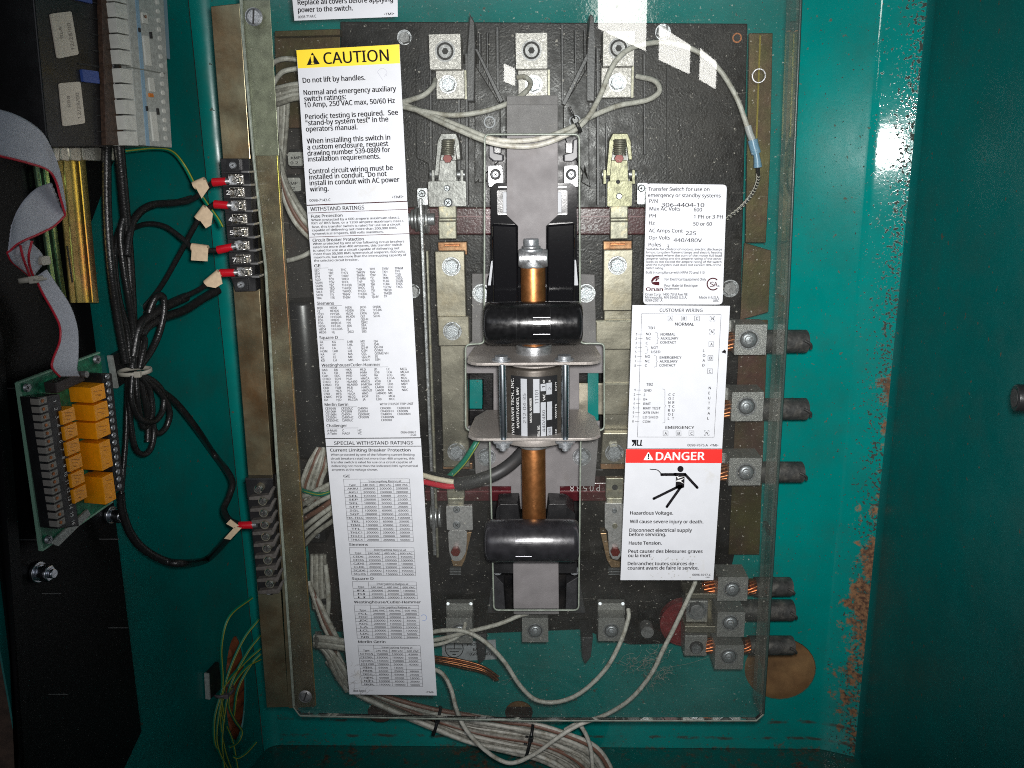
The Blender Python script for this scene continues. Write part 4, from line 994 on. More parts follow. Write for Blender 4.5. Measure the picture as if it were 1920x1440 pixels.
# ------------------------------------------------------------------ contact arms
def contact_up(x, lab, gold, discs):
    t = thing('contact_arm', lab, 'contact arm', B.pt(x, 440, -60), 'sprung contact arms')
    m = arm_gold if gold else arm_metal
    MB().prism(B, [(x-24, 330), (x-18, 262), (x-12, 250), (x+16, 250), (x+22, 264), (x+25, 300), (x+18, 300), (x+13, 262), (x-8, 262), (x-14, 300), (x-16, 330)], -44, -62).build('yoke', m, t, .5)
    MB().prism(B, rc([(x-14, 266), (x+14, 266), (x+20, 345), (x-18, 345)], 6), -50, -58).build('plate', arm_metal, t, .5)
    sp = MB(); P = []
    for k in range(60):
        a = k*.75; P.append(B.pt(x+1, 262+k*.48, -40)+Vector((.0045*math.cos(a), .0045*math.sin(a), 0)))
    sp.tube(P, .00065, n=6, steps=1).build('spring', gold_clip, t)
    MB().ngon(B, x, 297, 9, -43, -50, n=6).build('hex_nut', screw_red, t, .3)
    MB().prism(B, [(x-16, 300), (x+16, 300), (x+18, 340), (x-18, 340)], -46, -52).build('throat', m, t, .5)
    MB().rect(B, x-36 if not gold else x-22, 341, x+35 if not gold else x+24, 386, -42, -46, 3).build('clamp_plate', arm_gold if gold else arm_metal, t, .6)
    if not gold:
        screw(t, B, x-1, 353, 6, -42, a0=.2, rise=2); screw(t, B, x+1, 380, 8.5, -42, a0=.9, rise=2.5)
    else:
        MB().ngon(B, x-2, 341, 4, -41.6, -42).ngon(B, x, 368, 6, -41.6, -42).build('hole', dark_slot, t); MB().ngon(B, x, 368, 4.5, -40.5, -41.6).build('rivet', steel, t)
    # pins and side lugs
    for sx in (-1, 1):
        MB().cyl(B.pt(x+sx*16, 327, -50), B.pt(x+sx*34, 327, -50), .0032, edge=.0008).build('pin', steel, t)
    for sx in (-1, 1):
        MB().prism(B, [(x+sx*24, 318), (x+sx*30, 318), (x+sx*30, 345), (x+sx*24, 345)], -46, -58).build('ear', m, t, .3)
    # strap bent round the bar
    for y0, y1, h in ((384, 409, -47), (409, 415, -45.5), (415, 448, -50)):
        MB().rect(B, x-17, y0, x+17, y1, h, h-6).build('strap', gold_clip, t, .8)
    return t
contact_up(839, 'sprung contact arm of the upper left pole with two cross head screws', False, True)
contact_up(1161, 'gold toned sprung contact arm of the upper right pole', True, False)
def contact_dn(x, lab, kind):
    t = thing('contact_arm', lab, 'contact arm', B.pt(x, 1060, -60), 'lower contact arms')
    MB().rect(B, x-16, 896 if kind else 917, x+17, 935 if kind else 934, -48, -54).build('strap', gold_clip, t, .6)
    MB().rect(B, x-15, 934, x+16, 946, -46, -54).build('strap_fold', gold_clip, t, .8)
    pl = mat('bright plated steel', (.62, .61, .60), .42, .8, var=.2, vscale=200, bump=.3)
    if kind:
        MB().prism(B, rc([(x-18, 944), (x+16, 944), (x+16, 996), (x+14, 1040), (x+6, 1050), (x-4, 1048), (x-10, 1036), (x-12, 996), (x-18, 990)], 3), -42, -46).build('arm_plate', pl, t, .4)
        MB().ngon(B, x+1, 914, 5.5, -47.6, -48).build('hole', dark_slot, t)
        screw(t, B, x, 958, 5, -42, a0=0, cross=False, rise=1.2); MB().ngon(B, x+1, 987, 5, -41, -42).build('rivet', gold_clip, t)
        hx = x+2
    else:
        MB().rect(B, x-17, 948, x+32, 995, -42, -46, 2).build('arm_plate', pl, t, .5)
        MB().prism(B, rc([(x-14, 995), (x+22, 995), (x+20, 1035), (x+10, 1052), (x-6, 1052), (x-12, 1035)], 6), -43, -46).build('tongue', pl, t, .4)
        screw(t, B, x+2, 956, 6.8, -42, a0=.7); screw(t, B, x+2, 985, 7.5, -42, a0=.6)
        hx = x
    MB().ngon(B, hx, 1036, 9, -38, -43, n=6).build('hex_nut', screw_red, t, .3)
    MB().prism(B, [(x+16, 1000), (x+30, 998), (x+18, 1050), (x+12, 1062), (x-4, 1062), (x-8, 1050), (x+12, 1048)] if not kind else [(x-15, 1000), (x-26, 1000), (x-14, 1050), (x-6, 1064), (x+10, 1064), (x+12, 1054), (x-8, 1048)], -46, -58).build('copper_face', mat('worn copper face', (.55, .36, .20), .4, .9, var=.3, vscale=120), t, .3)
    mb = MB()
    for k in range(3): mb.rect(B, x-11, 1066+k*5, x+10, 1068+k*5, -56, -60)
    mb.build('arc_grid', steel, t)
    if not kind:
        for k, dx in enumerate((0, 8, 15)):
            A_0 = B.pt(x-46+dx, 968, -48); MB().cyl(A_0, A_0+Vector((.0024, 0, 0)), .0105-.0006*k, edge=.0008).build('coil', steel, t)
    return t
contact_dn(854, 'lower left contact arm with coiled spring beside the special ratings label', 0)
contact_dn(1152, 'lower right contact arm partly behind the danger label', 1)
# pivot stack on upper left
t = thing('pivot_washer_stack', 'stack of steel washers at the left end of the upper cross bar', 'washers', B.pt(790, 430, -50))
for k, (dx, r) in enumerate(((0, .0075), (7, .0095), (14, .0095), (21, .0110), (27, .0110))):
    A_0 = B.pt(772+dx, 411, -46); MB().cyl(A_0, A_0+Vector((.0021, 0, 0)), r, edge=.0006).build('washer', steel, t)
A_0 = B.pt(762, 411, -46); MB().cyl(A_0, B.pt(815, 411, -46), .0045).build('shaft', bolt_steel, t)
for lab, x, y in (('small cross head screw left of the upper left contact arm', 792, 366), ('small cross head screw hidden by the corner of the rating label', 1204, 356)):
    t = thing('angle_clip', lab, 'clip', B.pt(x, y, -52)); MB().rect(B, x-9, y-12, x+10, y+26, -56, -60, 2).build('clip', steel, t, .4); screw(t, B, x-1, y-3, 7, -56, a0=.3)
# thin link rods left of the bus bar
for lab, x0, y0, x1, y1, w_, h in (('long thin steel link rod left of the left bus bar', 785, 372, 812, 1042, 4, -34), ('shorter flat link strip beside the long link rod', 798, 470, 818, 1046, 3, -44)):
    mb = MB().prism(B, [(x0, y0), (x0+w_+2, y0), (x1+w_+2, y1), (x1, y1)], h, h-4); tag(mb.build('link_rod', steel if w_ == 4 else gold_clip, None, .6), lab, 'link rod')
ridge_light = mat('grey moulding edge', (.07, .07, .078), .4, var=.3, vscale=80)
worn_cu = mat('worn copper tip', (.34, .20, .11), .45, .8, var=.4, vscale=120, col2=(.20, .09, .04))
# ------------------------------------------------------------------ bus bars
t = thing('bus_bar', 'upright gold bus bar left of the solenoid with three bolts', 'bus bar', B.pt(850, 880, -60), 'gold bus bars')
MB().rect(B, 821, 454, 876, 478, -60, -66).build('copper_tip', worn_cu, t, .6)
MB().rect(B, 833, 458, 862, 462, -58, -60).build('tab', copper_dull, t, .3)
MB().rect(B, 817, 473, 873, 600, -50, -60).build('upper_bar', gold_bar, t, .8)
MB().rect(B, 821, 594, 880, 649, -42, -48).build('joint_plate', gold_bar, t, .8)
MB().prism(B, [(825, 648), (873, 648), (881, 876), (831, 876)], -52, -62).build('lower_bar', gold_bar, t, .8)
MB().rect(B, 830, 868, 886, 880, -58, -64).build('copper_tip', worn_cu, t, .5)
bolt(t, B, 846, 500, 18, -50); bolt(t, B, 848, 621, 18, -42); bolt(t, B, 856, 848, 18, -52)
t = thing('bus_bar', 'upright gold bus bar partly behind the wiring label', 'bus bar', B.pt(1150, 880, -60), 'gold bus bars')
MB().rect(B, 1131, 452, 1185, 473, -60, -66).build('copper_tip', worn_cu, t, .6)
MB().rect(B, 1144, 456, 1172, 460, -58, -60).build('tab', copper_dull, t, .3)
MB().rect(B, 1131, 470, 1186, 582, -50, -60).build('upper_bar', gold_bar, t, .8)
MB().prism(B, [(1132, 582), (1186, 582), (1186, 830), (1132, 830)], -62, -70).build('lower_bar', gold_bar, t, .8)
MB().prism(B, [(1130, 812), (1182, 812), (1176, 870), (1126, 870)], -52, -60).build('foot', gold_bar, t, .8)
MB().rect(B, 1126, 868, 1180, 880, -58, -64).build('copper_tip', worn_cu, t, .5)
bolt(t, B, 1158, 498, 18, -50, a0=.5); bolt(t, B, 1152, 849, 18, -52, a0=.1)
for lab, x0, y0, x1, y1, h in (('upper of two gold straps running level to the right from the solenoid', 1117, 600, 1350, 655, -54), ('lower of two gold straps, passing behind the solenoid', 1060, 718, 1350, 778, -60)):
    t = thing('load_strap', lab, 'strap', B.pt(x0, y1, h), 'level gold straps')
    MB().rect(B, x0, y0, x1, y1, h, h-6).build('strap', gold_bar, t, .9)
    MB().rect(B, x0, y0, x1, y0+3, h+.8, h).build('bright_edge', gold_clip, t)
# ------------------------------------------------------------------ solenoid mount and grey bars
mt_ = thing('mount_plate', 'grey painted mounting plate behind the handles and solenoid', 'mount plate', B.pt(1000, 950, -62))
MB().prism(B, [(885, 513), (930, 513), (930, 575), (1075, 575), (1075, 513), (1115, 515), (1118, 640), (1132, 648), (1132, 700), (1086, 700), (1086, 790), (1125, 790), (1115, 912), (1050, 912), (1050, 955), (958, 955), (958, 912), (893, 912), (888, 830), (873, 800), (925, 795), (925, 700), (873, 700), (873, 648), (885, 640)], -52, -55).build('plate', grey_paint, mt_, .5)
for px, py, r, a in ((903, 550, 18, .2), (1099, 550, 18, .6), (912, 858, 18, .4), (1091, 857, 18, .1)): bolt(mt_, B, px, py, r, -52, a0=a)
MB().prism(B, [(880, 712), (904, 712), (904, 766), (880, 766)], -90, -91).build('teal_gap', paint_side, mt_)
MB().prism(B, [(1102, 690), (1122, 690), (1122, 790), (1102, 790)], -58, -59).build('teal_gap', paint_side, mt_)
t = thing('lever_bar', 'wide flat grey lever bar hanging from the top to the plunger', 'lever', B.pt(1000, 490, -20))
MB().prism(B, [(950, 196), (1046, 196), (1046, 404), (1024, 424), (1024, 475), (971, 475), (971, 424), (950, 404)], -14, -19).build('blade', grey_paint, t, .4)
MB().rect(B, 950, 180, 1046, 200, -22, -26).build('upper_end', grey_paint, t, .4)
t = thing('lever_bar', 'plain grey lever bar below the lower handle', 'lever', B.pt(1005, 1150, -20))
MB().prism(B, [(962, 1040), (1047, 1040), (1048, 1152), (963, 1152)], -18, -23).build('blade', grey_paint, t, .4)
# black carriage of the upper mechanism
t = thing('switch_carriage', 'glossy black moulded carriage framing the grey lever above the handle', 'carriage', B.pt(1000, 565, -40))
MB().prism(B, rc([(928, 343), (1072, 343), (1081, 352), (1083, 505), (1090, 520), (1088, 575), (912, 575), (914, 520), (921, 505), (920, 352)], 4), -24, -50).build('frame', gloss_black, t, 1.2)
MB().rect(B, 932, 358, 954, 402, -22, -24, 2).rect(B, 1042, 358, 1064, 402, -22, -24, 2).build('pocket', black_plastic, t, .4)
MB().rect(B, 943, 361, 952, 398, -20.5, -22).build('clip', pale_grey, t, .3); MB().rect(B, 1045, 361, 1053, 398, -20.5, -22).build('clip', pale_grey, t, .3)
for x0, x1 in ((934, 950), (1046, 1062)):
    for y in (350, 401): MB().rect(B, x0, y, x1, y+1.6, -21, -22).build('bright_line', steel, t)
MB().prism(B, [(922, 420), (970, 422), (972, 570), (925, 570)], -16, -26).prism(B, [(1026, 422), (1078, 418), (1077, 570), (1026, 570)], -16, -26).build('cheek', gloss_black, t, 1.5)
MB().prism(B, [(921, 490), (925, 488), (920, 535), (915, 535)], -20, -24).prism(B, [(1073, 486), (1080, 488), (1084, 535), (1077, 535)], -20, -24).build('side_strip', pale_grey, t)
for x, sx in ((929, -1), (1071, 1)):
    q = thing('hinge_bracket', 'steel hinge ear with cross head screw, '+('left' if sx < 0 else 'right')+' of the grey lever', 'bracket', B.pt(x, 350, -40), 'hinge ears beside the lever')
    MB().rect(B, x-13, 312, x+13, 349, -30, -36, 3).build('ear', steel, q, .5)
    MB().ngon(B, x, 327, 10.5, -29.7, -30, n=20).build('recess', dark_slot, q)
    screw(q, B, x, 327, 7.5, -29.7, a0=.7)
    MB().prism(B, [(x-sx*14, 302), (x-sx*14, 290), (x+sx*2, 286), (x+sx*4, 262), (x+sx*12, 258), (x+sx*12, 296), (x+sx*4, 302)], -42, -60).build('post', ridge_light, q, .8)
    MB().rect(B, x-sx*4-6, 268, x-sx*4+6, 286, -46, -60, 2).build('post_cap', black_plastic, q, .4)
# ------------------------------------------------------------------ plunger, handles and solenoid (axis is upright)
H0 = -8
def vy(x, y, h): return B.pt(x, y, h)
def vcyl(t, name, x, y0, y1, r, m, h=H0, edge=.0008, n=40, part=None):
    a = B.pt(x, y0, h); b = B.pt(x, y1, h); b.x = a.x = B.pt(x, (y0+y1)/2, h).x
    return MB().cyl(a, b, r, edge=edge, n=n).build(name, m, t)
SP = B.s(1000, 700, H0)
t = thing('solenoid', 'dark cylindrical solenoid with data plate clamped between two steel plates', 'solenoid', B.pt(1003, 840, H0))
vcyl(t, 'housing', 1002, 678, 812, 66*SP, mat('brown black housing', (.075, .065, .055), .4, .5, var=.2, vscale=80, bump=.2), h=H0+2, edge=.002, n=64)
vcyl(t, 'end_ring', 1002, 676, 684, 52*SP, plate_zinc, h=H0+3); vcyl(t, 'end_ring', 1002, 806, 818, 68*SP, plate_zinc, h=H0+3, n=64)
def hplate(name, y_front, h_front, h_back, xs):
    """level plate: outline seen from above, mm depth"""
    z = B.pt(1000, y_front, h_front).z; x0, x1 = B.pt(xs[0], y_front, h_front).x, B.pt(xs[1], y_front, h_front).x
    yf, yb = -h_front*.001, -h_back*.001; r = .012; pts = [(x0+.010, yb), (x0+.002, yb-.02)]
    pts += [(x0, yf+r+.01)]+[(x0+r-r*math.cos(a), yf+r-r*math.sin(a)) for a in (.3, .8, 1.2, 1.57)]
    pts += [(x1-r+r*math.cos(a), yf+r-r*math.sin(a)) for a in (1.57, 1.2, .8, .3)]+[(x1, yf+r+.01), (x1-.002, yb-.02), (x1-.010, yb)]
    top = [Vector((a, b, z)) for a, b in pts]
    return MB().slab(top, [p-Vector((0, 0, .0022)) for p in top]).build(name, plate_zinc, t, .5)
hplate('top_plate', 680, 26, -50, (873, 1131)); hplate('bottom_plate', 822, 26, -50, (875, 1129))
for x in (943, 1060):
    vcyl(t, 'tie_rod', x, 682, 824, .0028, mat('blue zinc rod', (.50, .56, .60), .25, 1.0, var=.15, vscale=300), h=24, n=16)
    a = B.pt(x-3 if x < 1000 else x-2, 669, 18); a.z = B.pt(1000, 680, 26).z; MB().cyl(a, a+Vector((0, 0, .0035)), .0052, n=6).cyl(a, a+Vector((0, 0, .0009)), .0068).build('hex_nut', bolt_steel, t)
    a = B.pt(x, 826, 24); MB().cyl(a, a-Vector((0, 0, .0012)), .0074).cyl(a-Vector((0, 0, .0012)), a-Vector((0, 0, .0048)), .0056, n=6).cyl(a-Vector((0, 0, .0048)), a-Vector((0, 0, .0075)), .0026).build('hex_nut', bolt_steel, t)
# data plate wrapped on the housing
R0 = 66*SP+.0002; cA = B.pt(1002, 678, H0+2); cB = B.pt(1002, 812, H0+2)
def wrap(u, v, lift=0.0):
    """u across (radians from the front), v 0 top .. 1 foot"""
    z = cA.z+(cB.z-cA.z)*v; r = R0+lift
    return Vector((cA.x+r*math.sin(u), cA.y-r*math.cos(u), z))
def patch(u0, u1, v0, v1, lift, mb, n=14):
    P = [wrap(u0+(u1-u0)*i/n, v, lift) for v in (v0, v1) for i in range(n+1)]
    mb.add(P, [[i, i+1, i+2+n, i+1+n] for i in range(n)], True)
U = lambda px: math.asin(max(-1, min(1, (px-1002)/66.0)))
Vv = lambda py: (py-678)/134.0
mb = MB(); patch(U(960), U(1043), Vv(690), Vv(806), .0002, mb); pn = mb.build('data_plate', mat('black data plate', (.014, .014, .015), .35), t, label='black data plate wrapped round the solenoid')
mb = MB()
for x0, x1, y0, y1 in ((978, 989, 694, 802), (1000, 1011, 694, 755), (1013, 1022, 703, 716), (1023, 1033, 702, 723), (1013, 1022, 736, 802), (1024, 1033, 736, 769), (1024, 1033, 782, 803)):
    patch(U(x0), U(x1), Vv(y0), Vv(y1), .0004, mb, 3)
mb.build('data_field', pale_grey, pn)
def vtext(body, px, y_foot, y_top, cap, mb, bold=0.0, lift=.00055):
    vs, fs, w_ = text2d(body, bold)
    mb.add([wrap(U(px)-(y*cap/CAP)/66.0, Vv(y_foot+(y_top-y_foot)*(x/w_)), lift) for x, y in vs], fs)
mb = MB()
for a in (('TWIN RIVER TECH., INC.', 965.5, 800, 695, 5.5), ('MONTEVIDEO, MN', 974.5, 784, 711, 4.8), ('MODEL NUMBER', 997, 772, 728, 3.5), ('SERIAL NO.', 1011, 803, 777, 4.2), ('VAC', 1021, 733, 721, 4.2), ('WATTS', 1041, 768, 742, 3.2), ('DUTY', 1041, 718, 702, 3.0), ('HZ', 1041, 798, 788, 3.0), ('Ø', 1020, 701, 696, 3), ('S', 1030, 701, 697, 3)): vtext(*a, mb)
mb.build('lettering', white_ink, pn)
mb = MB()
for a in (('212-04-35', 987, 774, 720, 5.5), ('11101', 1009, 738, 714, 6), ('440/480', 1020.5, 790, 750, 5), ('1', 1020.5, 711, 707, 5), ('2', 1031.5, 715, 710, 5), ('50/60', 1031, 801, 784, 5)): vtext(*a, mb)
mb.build('stamped_number', ink_grey, pn)
# plunger rods
t = thing('plunger_rod', 'upper copper plunger rod with steel clevis and hex bolt on top', 'plunger', B.pt(1000, 660, H0))
vcyl(t, 'rod', 1000, 495, 650, 22.5*SP, copper, edge=.001); vcyl(t, 'collar', 1001, 645, 668, 33*SP, steel, edge=.001)
MB().cyl(B.pt(972, 484, H0+3), B.pt(1027, 484, H0+3), .0066, edge=.001, n=32).build('clevis', steel, t)
vcyl(t, 'clevis_boss', 999, 474, 502, 24*SP, steel, edge=.0015)
vcyl(t, 'washer', 996, 466, 472, 21*SP, bolt_steel, h=H0+4, edge=.0006); vcyl(t, 'washer', 996, 461, 466, 17*SP, steel, h=H0+4, edge=.0006)
a = B.pt(996, 461, H0+4); MB().cyl(a, a+Vector((0, 0, .0052)), .0063, n=6, edge=.0007).build('hex_bolt', bolt_steel, t)
t = thing('plunger_rod', 'long copper plunger rod between the solenoid and the lower handle', 'plunger', B.pt(1000, 975, H0))
vcyl(t, 'rod', 1001, 830, 985, 23*SP, copper, edge=.001); vcyl(t, 'collar', 1001, 824, 836, 29*SP, dull_steel, edge=.0006)
# handles
def handle(lab, x0, x1, y0, y1, h, m, mold):
    cy = (y0+y1)/2; t = thing('manual_handle', lab, 'handle', B.pt((x0+x1)/2, cy, h), 'black round handles')
    sc = B.s(1000, cy, h); r = (y1-y0)/2*sc*.97
    A_0, B_0 = B.pt(x0, cy, h), B.pt(x1, cy, h); B_0.z = A_0.z = (A_0.z+B_0.z)/2
    A_0.z -= r*.05; B_0.z = A_0.z
    MB().cyl(A_0, B_0, r, edge=.0045, n=72).build('grip', m, t)
    ax = B_0-A_0
    for u in (.33, .67): MB().cyl(A_0+ax*u, A_0+ax*(u+.0035), r+.00015, n=72).build('seam', black_plastic, t)
    mb = MB(); u0, u1 = mold
    for k in range(10):
        a0 = -.45+k*.09; a1 = a0+.09
        P = [A_0+ax*u+Vector((0, -math.cos(a), math.sin(a)))*(r+.0003) for u in (u0, u1) for a in (a0, a1)]; mb.add([P[0], P[1], P[3], P[2]], [[0, 1, 2, 3]], True)
    mb.build('moulding_patch', m, t)
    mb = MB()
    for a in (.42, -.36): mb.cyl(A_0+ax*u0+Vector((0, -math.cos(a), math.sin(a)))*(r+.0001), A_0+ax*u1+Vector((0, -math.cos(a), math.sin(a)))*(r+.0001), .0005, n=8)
    mb.build('moulding_line', mat('pale grey line', (.3, .3, .33), .3, .5), t)  # two thin pale lines bounding the moulding patch
    return t, A_0, B_0, r
ush = mat('handle black', (.006, .006, .0065), .22, bump=.10, bscale=260, rvar=.08, var=.3, vscale=100)
dsh = mat('worn handle black', (.028, .027, .031), .25, .35, bump=.08, bscale=330, rvar=.05, var=.3, vscale=60, spec=1.0)
handle('clean glossy black handle above the solenoid', 908, 1092, 562, 645, 16, ush, (.5, .67))
handle('dusty worn black handle below the solenoid', 910, 1085, 970, 1053, 14, dsh, (.33, .5))
t = thing('switch_carriage', 'black moulded carriage behind and around the lower handle', 'carriage', B.pt(1000, 1080, -40))
MB().prism(B, rc([(932, 950), (972, 948), (976, 985), (1024, 985), (1028, 948), (1062, 950), (1078, 962), (1082, 1075), (925, 1075), (930, 962)], 3), -22, -50).build('frame', black_plastic, t, 1)
MB().rect(B, 936, 945, 972, 975, -16, -24, 3).build('post', black_plastic, t, .8); MB().rect(B, 1028, 945, 1062, 975, -16, -24, 3).build('post', black_plastic, t, .8)
for x in (933, 1077): screw(t, B, x, 1071, 8.5, -30, a0=.5, rise=3)
# ------------------------------------------------------------------ loose white wires (each its own thing)
def W(f, pts): return [f.pt(*p) for p in pts]
def wire(lab, pts, r=.0019, m=None, f=B, name='wire', grp=None, cat='wire', n=8, parts=None, steps=7):
    P = pts if isinstance(pts[0], Vector) else W(f, pts)
    o = MB().tube(P, r, n=n, steps=steps).build(name, m or wire_white, None)
    tag(o, lab, cat, grp); return o
G1 = 'grey white control wires'
w1 = wire('white wire curling up to the upper left lug bolt', [(735, 196, -40), (770, 187, -30), (795, 178, -28), (812, 162, -34), (816, 150, -44)], grp=G1)
wire('white wire sagging to the upper middle lug bolt', [(740, 196, -36), (790, 208, -26), (850, 216, -22), (910, 208, -22), (960, 190, -26), (990, 168, -36), (994, 152, -44), (982, 144, -48), (970, 145, -50)], grp=G1)
wire('white wire looping behind the upper right lug to its right side', [(740, 190, -38), (800, 212, -26), (870, 240, -12), (930, 262, -9), (1000, 262, -9), (1060, 244, -12), (1110, 218, -18), (1160, 198, -22), (1212, 188, -26), (1236, 172, -28), (1228, 152, -34), (1194, 143, -44)], grp=G1)
w4 = wire('white wire climbing past the upper right lug to the top right arc', [(740, 186, -38), (800, 216, -24), (860, 244, -10), (930, 270, -8), (1000, 274, -8), (1060, 254, -8), (1098, 226, -12), (1125, 180, -20), (1150, 122, -24), (1180, 92, -28), (1225, 80, -36), (1265, 82, -42), (1310, 98, -42), (1350, 132, -42), (1382, 185, -42), (1402, 240, -42)], grp=G1)
cr = MB().tube(W(B, [(1402, 236, -42), (1406, 250, -42), (1411, 262, -42)]), .0026).build('crimp', mat('grey crimp', (.40, .42, .42), .4), None)
t = thing('butt_splice', 'blue butt splice joining the white wire to the black lead', 'splice', B.pt(1415, 280, -42))
cr.parent = t; cr.data.transform(Matrix.Translation(-t.location)); cr.name = 'neck'
MB().tube(W(B, [(1411, 262, -42), (1414, 275, -42), (1418, 288, -42)]), .0036, n=12).build('sleeve', blue_crimp, t)
MB().tube(W(B, [(1418, 288, -42), (1420, 302, -42), (1421, 314, -42)]), lambda q: .0022+.001*q).build('tail', blue_crimp, t)
t = thing('twisted_lead', 'black lead with white twist running down behind the rating label', 'lead', B.pt(1421, 314, -42))
P = catmull(W(B, [(1421, 314, -42), (1420, 340, -46), (1408, 366, -50), (1385, 392, -52), (1355, 415, -52)]), 24)
MB().tube(P, .0016, steps=1).build('core', wire_black, t)
Q = []
for i, p in enumerate(P):
    a = i*1.25; Q.append(p+Vector((.0014*math.cos(a), -.0012*abs(math.sin(a))-.0003, .0014*math.sin(a))))
MB().tube(Q[12:], .00045, n=5, steps=1).build('tracer', nylon, t)
tie = lambda f, x, y, h, rx, m, lab, ang=0.0, wdt=.0016, name='cable_tie', rz=None: None
def cable_tie(lab, c, ax, r, m, wd=.0028, flat=1.0, tail=True, grp=None):
    """band round a bundle at c whose run is along ax"""
    t = thing('cable_tie', lab, 'cable tie', c, grp); ax = ax.normalized(); u = ax.cross(Vector((0, 1, 0))).normalized(); v = Vector((0, -1, 0)); v = (v-ax*v.dot(ax)).normalized()
    mb = MB(); n = 28
    for side in (1,):
        vs = []
        for i in range(n):
            a = 2*math.pi*i/n
            for k, rr in ((-1, 1), (1, 1)): vs.append(c+u*(r*math.cos(a))+v*(r*flat*math.sin(a))+ax*(wd/2*k))
        fs = [[2*i, 2*((i+1) % n), 2*((i+1) % n)+1, 2*i+1] for i in range(n)]
        mb.add(vs, fs, True)
    o = mb.build('band', m, t); s_ = o.modifiers.new('thick', 'SOLIDIFY'); s_.thickness = .0009; s_.offset = 1
    a = .9; p = c+u*(r*math.cos(a))+v*(r*flat*math.sin(a)+.0015)
    hb = MB(); q = [p+ax*(sx*wd*.75)+u*(sy*.0022) for sx, sy in ((1, 1), (-1, 1), (-1, -1), (1, -1))]; hb.slab([x+v*.0018 for x in q], [x-v*.0018 for x in q]); hb.build('head', m, t, .4)
    if tail: MB().tube([p, p+v*.004+u*.004, p+v*.004+u*.010], .0008, n=4).build('tail', m, t)
    return t
cable_tie('black tie on the white wires at the right hand screw well', B.pt(1082, 234, -12), Vector((1, 0, .5)), .0052, black_plastic, tail=True)
# ---- three core cable to the solenoid
t = thing('sheathed_cord', 'black sheathed cord entering behind the long copper rod', 'cord', B.pt(860, 905, -20))
MB().tube(W(B, [(856, 908, -14), (890, 902, -10), (930, 888, -10), (960, 868, -16), (985, 842, -26)]), .0052, n=16).build('sheath', mat('cord sheath', (.028, .028, .029), .5, bump=.2), t)
MB().tube(W(B, [(790, 890, -22), (815, 897, -18), (840, 902, -15), (858, 905, -14)]), .0022).build('white_core', mat('cream core', (.62, .55, .42), .5), t)
MB().tube(W(B, [(790, 902, -22), (815, 908, -18), (838, 912, -14), (857, 911, -13)]), .0024).build('red_core', wire_red, t)
MB().tube(W(B, [(790, 884, -26), (815, 889, -22), (840, 895, -18), (858, 899, -16)]), .0018).build('black_core', wire_black, t)
t = thing('earth_wire', 'green and yellow earth wire rising to the lower solenoid plate', 'wire', B.pt(842, 894, -20))
Pe = W(B, [(820, 912, -30), (842, 894, -22), (868, 868, -16), (886, 842, -14), (899, 820, -18)])
MB().tube(Pe, .0026).build('insulation', wire_green, t); MB().tube([p+Vector((.0012, -.0022, -.0008)) for p in Pe], .0005, n=5).build('tracer', wire_yellow, t)
# ---- big loose loops at the foot
G2 = 'loose white loops at the foot'
wire('white loop dipping low between the earth label and lower right lug', [(790, 1190, -40), (830, 1182, -34), (872, 1184, -30), (910, 1204, -28), (945, 1240, -28), (975, 1285, -28), (1005, 1312, -28), (1045, 1316, -28), (1090, 1298, -28), (1135, 1255, -30), (1163, 1205, -34), (1178, 1160, -40), (1178, 1142, -46)], m=wire_white, grp=G2)
wire('longest white loop, hanging under the cover and back up to the danger label', [(800, 1250, -40), (828, 1262, -34), (845, 1290, -28), (856, 1330, -22), (872, 1365, -20), (900, 1398, -20), (935, 1424, -20), (965, 1430, -20), (1005, 1412, -20), (1050, 1380, -18), (1088, 1358, -24), (1140, 1338, -34), (1185, 1308, -34), (1222, 1262, -34), (1245, 1215, -34), (1270, 1165, -36), (1300, 1100, -42), (1304, 1088, -46)], m=wire_white, grp=G2)
wire('upper of two white wires crossing to the lower grey lever', [(790, 1204, -42), (830, 1197, -38), (880, 1184, -36), (935, 1170, -36), (972, 1155, -40), (990, 1150, -44)], m=wire_white, grp=G2)
wire('lower of two white wires ending at the lower left lug', [(790, 1212, -40), (830, 1206, -38), (860, 1192, -40), (872, 1172, -44), (866, 1158, -48), (842, 1154, -54)], m=wire_white, r=.0017, grp=G2)
wire('white wire dropping from the bundle at the right foot of the cover', [(1060, 1368, -50), (1082, 1358, -44), (1096, 1372, -44), (1108, 1405, -44), (1112, 1450, -44)], m=wire_white, grp=G2)
